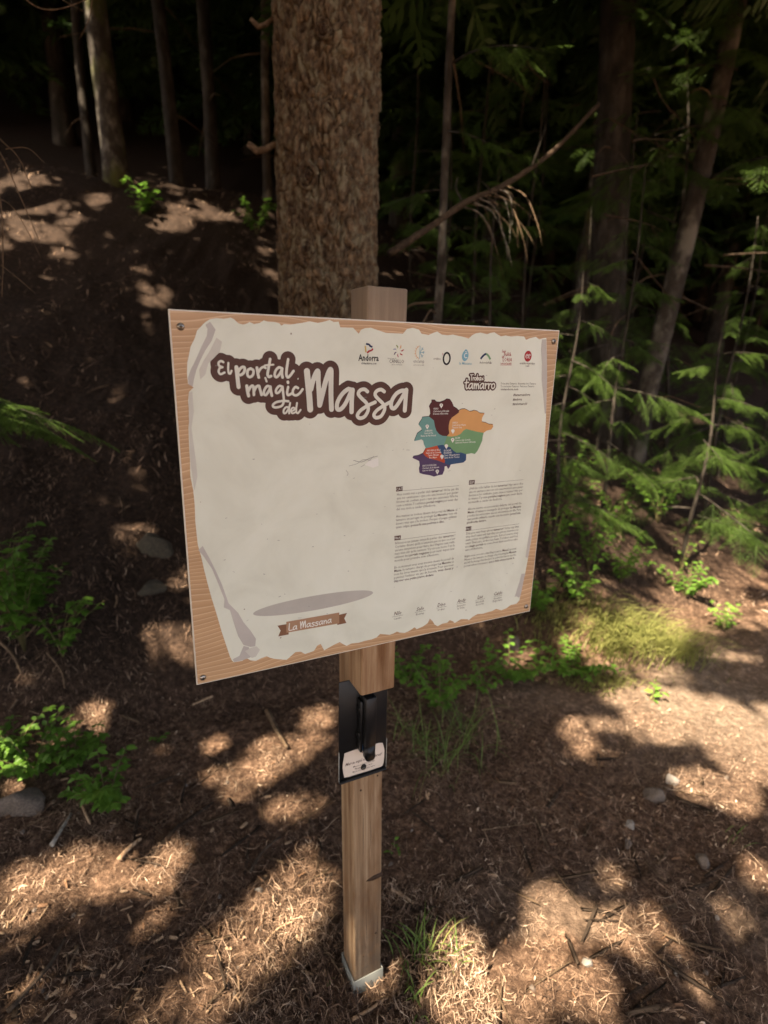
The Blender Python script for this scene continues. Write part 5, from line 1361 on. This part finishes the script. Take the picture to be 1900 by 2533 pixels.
# fallen limb caught in the undergrowth, with a fan of bare twigs
P = smooth([at_y(840, 548, 3.55), at_y(930, 490, 3.7), at_y(1010, 435, 3.85), at_y(1085, 402, 4.0), at_y(1190, 330, 4.3), at_y(1292, 226, 4.6)], 6)
o0 = np.array(P[0]); lim = empty('fallen_limb', tuple(o0)); tag(lim, 'broken dead limb lying slantwise across the young spruces', 'branch')
b = MB(); b.tube(P - o0, np.linspace(0.021, 0.013, len(P)), 10, 0.5, True, 0.14); b.build('limb', M['limb'], lim)
for pl in [[(1000,440),(985,405),(990,380)], [(1060,412),(1040,390)], [(1150,358),(1170,300),(1180,270)]]:
    q = smooth([at_y(x, y, 3.9) for x, y in pl], 3); b = MB(); b.tube(q - o0, np.linspace(0.006, 0.002, len(q)), 5); b.build('twig', M['bark_grey'], lim)
fan = empty('dead_bough', tuple(at_y(1072, 420, 3.75))); tag(fan, 'fan of bare pale twigs drooping below the broken limb', 'branch'); f0 = np.array(fan.location)
rs = random.Random(9)
for k in range(15):
    sx = 1000 + 7 * k + rs.uniform(-8, 8); sy = 447 - 3.2 * k
    ex = sx + rs.uniform(25, 150); ey = sy + rs.uniform(70, 165); dy = rs.uniform(-0.3, 0.3)
    q = smooth([at_y(sx, sy, 3.85), at_y(sx + 0.35 * (ex - sx) + 12, sy + 0.16 * (ey - sy), 3.8 + dy / 3), at_y(sx + 0.75 * (ex - sx) + 8, sy + 0.62 * (ey - sy), 3.7 + dy), at_y(ex, ey, 3.65 + dy)], 4)
    b = MB(); b.tube(q - f0, np.linspace(0.0028, 0.0008, len(q)), 4); b.build('twig', M['dead'] if k % 3 else M['lichen_stick'], fan)
# bare tangled twigs hanging in the dark between the trunks
for k in range(22):
    px_ = rs.uniform(860, 1640); py_ = rs.uniform(120, 900); yy = rs.uniform(4.2, 6.2)
    L_ = rs.uniform(60, 220); a_ = rs.uniform(-0.5, 1.3) * (1 if rs.random() < 0.5 else -1)
    q = smooth([at_y(px_ + L_ * t * math.cos(a_) + rs.uniform(-12, 12), py_ + L_ * t * math.sin(a_) + 25 * t * t, yy + 0.3 * t) for t in (0, 0.35, 0.7, 1)], 4)
    c = q[0]; b = MB(); b.tube(q - c, np.linspace(0.008, 0.0015, len(q)), 4)
    for j in range(3):
        i0 = 3 + 3 * j; d_ = np.array([rs.uniform(-.25, .25), rs.uniform(-.2, .2), rs.uniform(-.28, .08)]); b.tube([q[i0] - c, q[i0] - c + d_ * 0.6 + np.array([0, 0, 0.02]), q[i0] - c + d_], [0.003, 0.002, 0.0008], 3)
    o = b.build('dead_branch', M['limb']); t = min((z for z in COL.objects if z.parent is None and z.get('category') == 'tree' and z.get('group') != 'far spruces up the mountainside'), key=lambda z: (z.location - Vector(c)).to_2d().length)
    o.parent = t; o.location = Vector(c) - t.location

# --- leaves
def leaf_mesh(name, L, W, n=5, fold=0.25, tip=1.0, mat='leaf', curl=0.2):
    V = []; T = []; xs_ = np.linspace(0, 1, n)
    w = np.sin(np.pi * xs_ ** 0.8) ** 0.8 * W / 2; w[0] = 0.0012; w[-1] = 0.0004
    for x, ww in zip(xs_, w):
        z = -curl * L * x * x
        V += [(x * L, -ww, z + fold * ww), (x * L, 0, z), (x * L, ww, z + fold * ww)]
    for i in range(n - 1):
        a = i * 3; T += [(a, a + 3, a + 4), (a, a + 4, a + 1), (a + 1, a + 4, a + 5), (a + 1, a + 5, a + 2)]
    me = tri_mesh(name, V, T, True, np.full(len(V), 0.35)); me.materials.append(M[mat]); return me
LEAF = {('leaf', k): leaf_mesh('leaf', 0.042 + 0.008 * k, 0.024 + 0.004 * k, mat='leaf', curl=0.15 + 0.1 * k) for k in range(3)}
LEAF.update({('leaf_light', k): leaf_mesh('leaf', 0.042 + 0.008 * k, 0.024 + 0.004 * k, mat='leaf_light', curl=0.15 + 0.1 * k) for k in range(3)})
def leafy(name, label, base, height, spread, nst, per, size, seed, mat='leaf', group=None, lean=(0, 0), trip=True):
    """plant > stem, leaf (each leaf an object, mesh data shared)"""
    r = random.Random(seed); t = empty(name, tuple(base)); tag(t, label, 'plant', group)
    b = MB(); todo = []
    for s in range(nst):
        a = r.uniform(0, 6.28); h = height * r.uniform(0.6, 1.1); sp = spread * r.uniform(0.4, 1.1)
        pt = lambda q: np.array([math.cos(a) * sp * q ** 1.4 + lean[0] * q, math.sin(a) * sp * q ** 1.4 + lean[1] * q, h * (q - 0.28 * q * q) * 1.3 - 0.02])
        b.tube([pt(q) for q in np.linspace(0, 1, 7)], np.linspace(0.0032, 0.001, 7), 4)
        for k in range(per):
            q = 0.22 + 0.78 * (k + r.uniform(0, .7)) / per; p = pt(min(q, 1)); ya = a + (1 if k % 2 else -1) * r.uniform(0.5, 1.5)
            todo.append((p, ya, r.uniform(-0.1, 0.5), r.uniform(0.75, 1.2)))
            if trip and r.random() < 0.6:
                todo.append((p + 0.008 * np.array([math.cos(ya), math.sin(ya), 0.2]), ya + 0.9, r.uniform(-0.2, 0.4), r.uniform(0.6, 0.95)))
                todo.append((p + 0.008 * np.array([math.cos(ya), math.sin(ya), 0.2]), ya - 0.9, r.uniform(-0.2, 0.4), r.uniform(0.6, 0.95)))
    b.build('stem', M['stem'], t)
    r.shuffle(todo)
    for p, ya, pi_, sc in todo[:290]:
        lf = bpy.data.objects.new('leaf', LEAF[(mat, r.randrange(3))]); COL.objects.link(lf); lf.parent = t
        lf.location = tuple(p); lf.rotation_euler = (Matrix.Rotation(ya, 3, 'Z') @ Matrix.Rotation(-pi_, 3, 'Y') @ Matrix.Rotation(r.uniform(-.5, .5), 3, 'X')).to_euler(); s_ = sc * size; lf.scale = (s_, s_, s_)
    return t
leafy('bramble', 'leafy green bramble halfway up the bank at the edge of the view', hit(55, 1410), 0.62, 0.24, 14, 13, 1.0, 1, lean=(0.0, -0.06))
leafy('bramble', 'tall leafy bramble stems at the very edge of the view on the bank', hit(15, 1350), 0.60, 0.24, 13, 13, 1.0, 21, lean=(0.04, -0.05))
leafy('bramble', 'dense tangle of bramble leaves low on the bank over the dry stem', hit(75, 1330), 0.34, 0.20, 14, 10, 0.95, 22, lean=(0.0, -0.03))
leafy('bush', 'green bush spilling over the slope above the lichen covered stick', hit(165, 1650), 0.18, 0.17, 15, 9, 0.72, 23)
leafy('bush', 'green bush touching the half buried stone at the edge of the view', hit(30, 1640), 0.22, 0.16, 14, 9, 0.72, 24)
leafy('bramble', 'sprig of small green leaves leaning out of the bramble towards the sign', hit(135, 1420), 0.36, 0.18, 9, 9, 0.8, 2, lean=(0.06, -0.05))
leafy('bush', 'low dense green bush just above the half buried stone', hit(80, 1680), 0.28, 0.19, 15, 9, 0.72, 3, lean=(0.0, 0))
leafy('bush', 'small green bush between the stone and the lichen covered stick', hit(230, 1750), 0.25, 0.13, 13, 9, 0.78, 4, lean=(0.02, 0))
leafy('seedling', 'tiny green seedling on the bare bank under the lower corner of the panel', hit(350, 1600), 0.07, 0.05, 3, 4, 0.55, 5, trip=False)
leafy('fern_plant', 'dark green leafy clump at the foot of the bank right behind the post', hit(950, 1545), 0.30, 0.20, 14, 10, 0.75, 6)
leafy('fern_plant', 'dark leafy clump beside the one behind the post, nearer the hump', hit(1045, 1500), 0.22, 0.12, 6, 7, 0.65, 16)
leafy('sprig', 'single sprig with two big bright leaves below the corner of the panel', hit(1165, 1440), 0.16, 0.06, 2, 3, 1.35, 7, 'leaf_light', trip=False)
leafy('sprig', 'small pale leafed sprig on the sunlit edge of the path', hit(1408, 1515), 0.13, 0.05, 3, 5, 0.8, 8, 'leaf_light', trip=False)
leafy('shrub', 'dark small leafed shrub close to the edge of the panel', hit(1190, 1210), 0.66, 0.26, 12, 12, 0.75, 9)
leafy('shrub', 'dark small leafed shrub below the young spruce behind the hump', hit(1270, 1230), 0.60, 0.25, 12, 12, 0.75, 10)
leafy('shrub', 'leafy shrub growing round the thin bent sapling stem', hit(1420, 1130), 0.5, 0.28, 12, 11, 0.85, 11)
leafy('sprig', 'hanging sprig of bright round leaves in the sun beside the bent stem', hit(1470, 1235), 0.42, 0.12, 4, 6, 1.0, 12, 'leaf_light', trip=False)
leafy('bush', 'yellow green bush lying on the bank above the sunlit path', hit(1560, 1360), 0.20, 0.16, 7, 6, 0.8, 13, 'leaf_light')
leafy('bush', 'green leafy bush at the far edge of the path', hit(1630, 1180), 0.32, 0.2, 8, 7, 0.85, 14)
leafy('seedling', 'little green plant at the foot of the post beside the saw notch', hit(850, 1840), 0.05, 0.03, 3, 3, 0.42, 15, trip=False)
leafy('seedling', 'pale green seedling pushing up at the metal shoe of the post', hit(727, 2120), 0.03, 0.02, 2, 2, 0.45, 17, 'leaf_light', trip=False)
for k, (px_, py_, h_, lab) in enumerate([(1160, 1330, 0.34, 'dark leafy plant on the steep bank close under the panel corner'), (1250, 1310, 0.42, 'dark leafy plant on the steep bank above the grassy hump'), (1340, 1260, 0.45, 'leafy plant on the bank between the shrub and the bent stem'), (1330, 1150, 0.55, 'dark shrub high on the bank behind the grassy hump'),
                                       (1220, 1080, 0.6, 'dark shrub in the gloom just past the edge of the panel'), (1480, 1290, 0.25, 'low leafy plant at the top of the bank over the path'), (1100, 1470, 0.22, 'low dark plant at the foot of the bank below the panel'), (880, 1480, 0.25, 'low dark plant hidden behind the spacer block'), (1240, 1450, 0.14, 'small plant in front of the grassy hump')]):
    leafy('shrub', lab, hit(px_, py_), h_, 0.24, 11, 11, 0.8, 40 + k)
leafy('fern_plant', 'green tuft of leaves high on the bank below the pale leaning tree', hit(300, 470), 0.35, 0.3, 7, 8, 1.5, 18)
leafy('fern_plant', 'fresh green leaves on the bank close beside the thick spruce trunk', hit(555, 510), 0.40, 0.3, 7, 8, 1.5, 19)

# --- grass
def blade_mesh(k, mat):
    r = random.Random(k); n = 7; V = []; T = []
    for i in range(n):
        f = i / (n - 1); x = 0.55 * f ** 2 * (0.6 + 0.4 * k / 4); z = f - 0.28 * f ** 3 * (0.5 + k / 4); w = 0.011 * (1 - f) ** 0.7 * (0.5 + min(1, 3 * f) * 0.5) + 0.0006
        V += [(x, -w, z), (x + 0.15 * w, 0, z - 0.002), (x, w, z)]
    for i in range(n - 1):
        a = i * 3; T += [(a, a + 3, a + 4), (a, a + 4, a + 1), (a + 1, a + 4, a + 5), (a + 1, a + 5, a + 2)]
    me = tri_mesh('blade', V, T, True, np.full(len(V), 0.3)); me.materials.append(M[mat]); return me
BL = [blade_mesh(k, 'grass') for k in range(5)]; BLD = [blade_mesh(k, 'grass_dry') for k in range(5)]
def tuft(label, base, n, l0, l1, seed, spread=0.03, group=None, dry=0.1, width=1.0, lie=0.5):
    r = random.Random(seed); t = empty('grass_tuft', tuple(base)); tag(t, label, 'grass', group)
    for k in range(n):
        bl = bpy.data.objects.new('blade', (BLD if r.random() < dry else BL)[r.randrange(5)]); COL.objects.link(bl); bl.parent = t
        x = r.gauss(0, spread); y = r.gauss(0, spread)
        bl.location = (x, y, float(ground(base[0] + x, base[1] + y)) - base[2] - 0.004)
        L = r.uniform(l0, l1); bl.scale = (L, L * width * r.uniform(0.7, 1.2) * 0.13 / L, L)
        bl.rotation_euler = (r.uniform(-0.2, 0.2), r.uniform(-0.1, lie), r.uniform(0, 6.28))
    return t
tuft('green grass tuft standing to the side of the post foot', hit(925, 2062), 26, 0.09, 0.22, 31, 0.028, dry=0.15, width=1.9)
tuft('few long grass blades between the tuft and the post', hit(880, 2085), 9, 0.10, 0.20, 32, 0.018, dry=0.0, width=2.0)
tuft('broad grass blades bending over at the bottom edge beside the post', hit(905, 2175), 8, 0.08, 0.17, 33, 0.02, dry=0.0, width=2.6, lie=0.9)
tuft('grass blade pair lying to the side of the tuft', hit(985, 2090), 6, 0.08, 0.16, 34, 0.02, dry=0.1, width=2.0, lie=1.0)
tuft('dark grassy clump behind the stamp holder', hit(965, 1660), 45, 0.14, 0.34, 35, 0.06, dry=0.05, width=1.6, lie=0.7)
tuft('dark grassy clump at the foot of the bank beyond the stamp holder', hit(1010, 1590), 40, 0.14, 0.32, 36, 0.07, dry=0.05, width=1.6, lie=0.7)
tuft('small dark grass clump by the edge of the bank', hit(900, 1600), 30, 0.12, 0.26, 37, 0.05, dry=0.1, width=1.6, lie=0.7)
tuft('thin grass beside the dark stick on the right of the floor', hit(1590, 1800), 7, 0.06, 0.15, 38, 0.03, dry=0.1, width=1.6, lie=1.2)['label'] = 'thin green stem lying on the shaded floor by the pale stones'
def grass_mass(n, cen, sx, sy, l0, l1, seed):
    r = np.random.default_rng(seed); x = r.normal(cen[0], sx, n); y = r.normal(cen[1], sy, n); z = ground(x, y)
    L = r.uniform(l0, l1, n); a = r.normal(-1.3, 0.9, n); w = 0.0034
    V = []
    for f in (0, 0.4, 0.75, 1.0):
        out = L * 0.75 * f ** 1.8; up = L * (f - 0.45 * f ** 2.5)
        px_ = x + np.cos(a) * out; py_ = y + np.sin(a) * out; pz = np.maximum(z + up, ground(px_, py_) + 0.004); ww = w * (1 - 0.8 * f)
        for s in (-1, 1): V.append(np.stack([px_ - np.sin(a) * ww * s, py_ + np.cos(a) * ww * s, pz], -1))
    V = np.stack(V, 1); T = np.array([(0, 2, 3), (0, 3, 1), (2, 4, 5), (2, 5, 3), (4, 6, 7), (4, 7, 5)]); T = (np.arange(n)[:, None, None] * 8 + T[None]).reshape(-1, 3)
    return V.reshape(-1, 3), T, np.repeat(r.uniform(0, 0.7, n), 8)
b = MB()
h1, h2 = hit(1320, 1385), hit(1430, 1400)
b.add(*grass_mass(520, h1, 0.11, 0.09, 0.14, 0.32, 51)); b.add(*grass_mass(480, h2, 0.12, 0.08, 0.14, 0.30, 52)); b.add(*grass_mass(200, hit(1290, 1480), 0.12, 0.05, 0.05, 0.14, 53)); b.add(*grass_mass(220, hit(1200, 1330), 0.12, 0.10, 0.08, 0.2, 54))
o = b.build('bank_grass', M['grass_dry']); tag(o, 'sunlit yellow green grass hanging over the hump of the bank', kind='stuff')

# --- stones
def rock_mesh(seed, sq=0.7, cuts=11, n=13):
    r = np.random.default_rng(seed); th_ = np.linspace(0, math.pi, n); ph = np.linspace(0, 2 * math.pi, 2 * n, endpoint=False)
    A, B = np.meshgrid(th_, ph, indexing='ij'); D = np.stack([np.sin(A) * np.cos(B), np.sin(A) * np.sin(B), np.cos(A)], -1).reshape(-1, 3)
    R_ = np.ones(len(D))
    for k in range(cuts):
        nn = r.normal(0, 1, 3); nn /= np.linalg.norm(nn); c = D @ nn; R_ = np.minimum(R_, np.where(c > 0.2, r.uniform(0.50, 0.80) / np.maximum(c, 1e-3), 9))
    R_ *= 1 + 0.16 * fbm(D[:, 0] * 3 + seed, D[:, 1] * 3 + D[:, 2] * 2, seed, 3)
    V = D * R_[:, None] * np.array([1, 0.75, sq]); m = 2 * n; T = []
    for i in range(n - 1):
        for j in range(m):
            a = i * m + j; c = i * m + (j + 1) % m
            if i > 0: T.append((a, a + m, c))
            if i < n - 2: T.append((c, a + m, c + m))
    return tri_mesh('stone', V, T, False, None)
RM = [rock_mesh(s) for s in range(60, 66)]
def stone(px, py, r_, label, mat, k, yaw=0.0, sink=0.25, group=None, p=None):
    p = hit(px, py) if p is None else p
    me = RM[k % 6].copy(); me.materials.append(M[mat]); o = link('stone', me); o.location = (p[0], p[1], p[2] + r_ * (0.45 - sink)); o.scale = (r_, r_, r_); o.rotation_euler = (0.2 * math.sin(k), 0.25 * math.cos(k), yaw)
    return tag(o, label, 'stone', group)
stone(48, 1745, 0.115, 'half buried grey-brown stone under the green bush at the edge of the view', 'stone', 0, 0.6, 0.3)
stone(330, 1180, 0.13, 'mossy boulder in a spot of sun on the bank beside the panel', 'stone_moss', 1, 0.2, 0.55)
stone(330, 1275, 0.09, 'smaller boulder just below the mossy one', 'stone_moss', 2, 1.0, 0.5)
stone(1412, 1725, 0.062, 'squarish flat grey stone on the shaded path', 'stone', 3, 0.3, 0.2)
stone(1448, 1690, 0.040, 'sunlit stone touching the squarish flat one', 'stone_pale', 4, 0.3, 0.2)
stone(1361, 1788, 0.026, 'small whitish stone in front of the squarish flat one', 'stone_pale', 5, 0.3, 0.1)
stone(1520, 1868, 0.040, 'rounded grey stone at the outer part of the shaded path', 'stone', 1, 1.3, 0.2)
stone(1355, 1828, 0.024, 'bluish grey pebble below the small whitish stone', 'stone', 2, 1.3, 0.2)
stone(1268, 2085, 0.022, 'pale grey pebble in the large sun patch', 'stone_pale', 3, 0.3, 0.2)
stone(560, 1925, 0.016, 'white pebble beside the dark forked stick', 'stone_pale', 0, 0.3, 0.2)
stone(685, 1985, 0.028, 'angular tan stone close to the post', 'stone', 4, 0.8, 0.2)
stone(1110, 1395, 0.07, 'grey rock under the bank below the panel corner', 'stone', 5, 0.4, 0.3)
rs = random.Random(4)
for k in range(40):
    px, py = rs.uniform(20, 1640), rs.uniform(1640, 2200)
    stone(px, py, rs.uniform(0.006, 0.014), 'small pebble half hidden in the brown needles', 'stone_pale' if rs.random() < 0.4 else 'stone', k, rs.uniform(0, 6), 0.2, 'pebbles scattered over the forest floor')

# --- sticks and chips
def stick(pl, r_, label, mat, group=None, lift=0.006, taper=0.6, jit=0.12, name='stick'):
    P = np.array([hit(x, y) for x, y in pl]); P[:, 2] += r_ + lift
    if len(P) > 2: P = smooth(P, 4)
    c = P.mean(0); b = MB(); b.tube(P - c, np.linspace(r_, r_ * taper, len(P)), 7, 0.5, True, jit)
    o = b.build(name, M[mat]); o.location = tuple(c); return tag(o, label, 'stick', group)
stick([(20,2200),(70,2140),(112,2095),(143,2037)], 0.0075, 'long dark stick at the bottom corner of the forest floor', 'dark_stick', lift=0.012)
stick([(114,1838),(134,1800),(156,1768)], 0.0085, 'short stick crusted with pale lichen below the green bush', 'lichen_stick', lift=0.01)
stick([(541,1892),(560,1862),(580,1840),(606,1816)], 0.0060, 'dark forked stick lying in the sun patch beside the post', 'dark_stick', lift=0.012)
stick([(559,2070),(575,2045),(600,2016),(640,1999)], 0.0028, 'curved orange straw bent over the sun patch', 'chip', lift=0.016)
stick([(139,2134),(155,2090),(172,2052)], 0.0050, 'brown stick above the long dark one', 'dead', lift=0.010)
stick([(577,1545),(597,1585),(620,1624)], 0.0130, 'reddish dead branch lying down the slope behind the post', 'dead', lift=0.01)
stick([(580,2118),(650,2095),(738,2056)], 0.0028, 'thin dark twig pointing at the metal shoe', 'dark_stick', lift=0.012)
stick([(60,1792),(110,1768),(168,1727)], 0.0030, 'thin twig running from the stone towards the bush', 'dead', lift=0.012)
stick([(103,1424),(134,1463),(143,1505)], 0.0050, 'bare dry stem arching out of the bramble', 'dead', lift=0.03)
stick([(845,1930),(868,1942),(893,1960)], 0.0075, 'pale splinter of wood lying beside the post', 'chip', lift=0.008)
stick([(258,1864),(280,1842),(306,1820)], 0.0090, 'light brown chunk of bark in the sun spot', 'chip', lift=0.006)
stick([(0,1400),(30,1430),(48,1470)], 0.0080, 'slanting brown branch at the edge of the view under the bramble', 'dead', lift=0.03)
stick([(180,1748),(190,1775),(196,1790)], 0.0060, 'orange wood chip beside the lichen covered stick', 'chip', lift=0.008)
stick([(760,2215),(800,2190),(838,2168)], 0.0050, 'pale stick in front of the post at the bottom edge', 'chip', lift=0.012)
stick([(700,2060),(738,2120),(748,2160)], 0.0032, 'brown needle twig leaning on the metal shoe', 'dead', lift=0.02)
stick([(1040,1800),(1100,1790),(1160,1782)], 0.0030, 'thin twig on the shaded floor beyond the saw notch', 'dead', lift=0.008)
rs = random.Random(31)
for k in range(34):
    x_, y_ = rs.uniform(10, 580), rs.uniform(640, 1560); a_ = rs.uniform(0, 3.14); L_ = rs.uniform(18, 60)
    stick([(x_, y_), (x_ + L_ * math.cos(a_) * .5 + rs.uniform(-5, 5), y_ + L_ * math.sin(a_) * .5), (x_ + L_ * math.cos(a_), y_ + L_ * math.sin(a_))], rs.uniform(0.0025, 0.0075), 'dead stick lying on the dark bank beside the panel', rs.choice(('dead', 'dead', 'limb', 'chip')), 'dead sticks lying on the bank', lift=0.012)
rs = random.Random(12)
def scatter(n, box, l0, l1, r0, r1, label, group, mats, name, cat, seed, protos):
    r = random.Random(seed)
    for k in range(n):
        p = hit(r.uniform(box[0], box[2]), r.uniform(box[1], box[3]))
        src = protos[k % len(protos)]
        o = src if (src.users_scene if False else not src.get('placed')) else src.copy()
        if o is not src: COL.objects.link(o)
        src['placed'] = 1
        L = r.uniform(l0, l1); o.scale = (L, r.uniform(r0, r1), r.uniform(r0, r1)); o.location = (p[0], p[1], p[2] + 0.010)
        o.rotation_euler = (r.uniform(0, 6), r.uniform(-0.25, 0.25), r.uniform(0, 6.28)); tag(o, label, cat, group)
    for s in protos:
        if 'placed' in s: del s['placed']
    for o in COL.objects:
        if 'placed' in o: del o['placed']
def twig_proto(k, mat):
    r = random.Random(k); b = MB(); b.tube([(x, r.uniform(-6, 6) * (1 if 0 < i < 6 else 0.4), r.uniform(-4, 4)) for i, x in enumerate(np.linspace(-0.5, 0.5, 7))], [0.8, 1, 0.95, 0.9, 0.8, 0.65, 0.4], 6, 0.5, True, 0.1)
    return b.build('twig', M[mat])
def chip_proto(k, mat):
    r = random.Random(k); b = MB(); b.hull([(r.uniform(0.3, 0.5) * sx, r.uniform(0.5, 1) * sy, r.uniform(0.15, 0.3) * sz) for sx in (-1, 1) for sy in (-1, 1) for sz in (-1, 1)] + [(0.5, r.uniform(-.5, .5), 0), (-0.55, r.uniform(-.4, .4), 0.1)])
    return b.build('wood_chip', M[mat])
scatter(110, (0, 1640, 1600, 2200), 0.03, 0.10, 0.0008, 0.0017, 'thin fallen twig among the brown needles', 'twigs scattered over the forest floor', None, 'twig', 'twig', 3, [twig_proto(k, m_) for k, m_ in enumerate(('dead', 'dark_stick', 'dead', 'dark_stick'))])
scatter(110, (0, 1650, 1500, 2205), 0.012, 0.034, 0.003, 0.007, 'pale chip of wood lying on the brown needles', 'wood chips scattered over the forest floor', None, 'wood_chip', 'wood chip', 5, [chip_proto(k, m_) for k, m_ in enumerate(('chip', 'chip', 'cone', 'chip', 'cone'))])
scatter(90, (0, 1950, 800, 2210), 0.016, 0.045, 0.003, 0.006, 'pale chip of wood lying on the brown needles', 'wood chips scattered over the forest floor', None, 'wood_chip', 'wood chip', 6, [chip_proto(k + 9, m_) for k, m_ in enumerate(('chip', 'chip', 'chip', 'cone'))])

for o in COL.objects:
    n_ = o.name.split('.')[0]
    if n_ in ('caption_lettering', 'map_lettering', 'scratch_mark', 'text_block', 'web_lettering', 'logo_lettering', 'card_lettering', 'logo_mark'): o['kind'] = 'stuff'
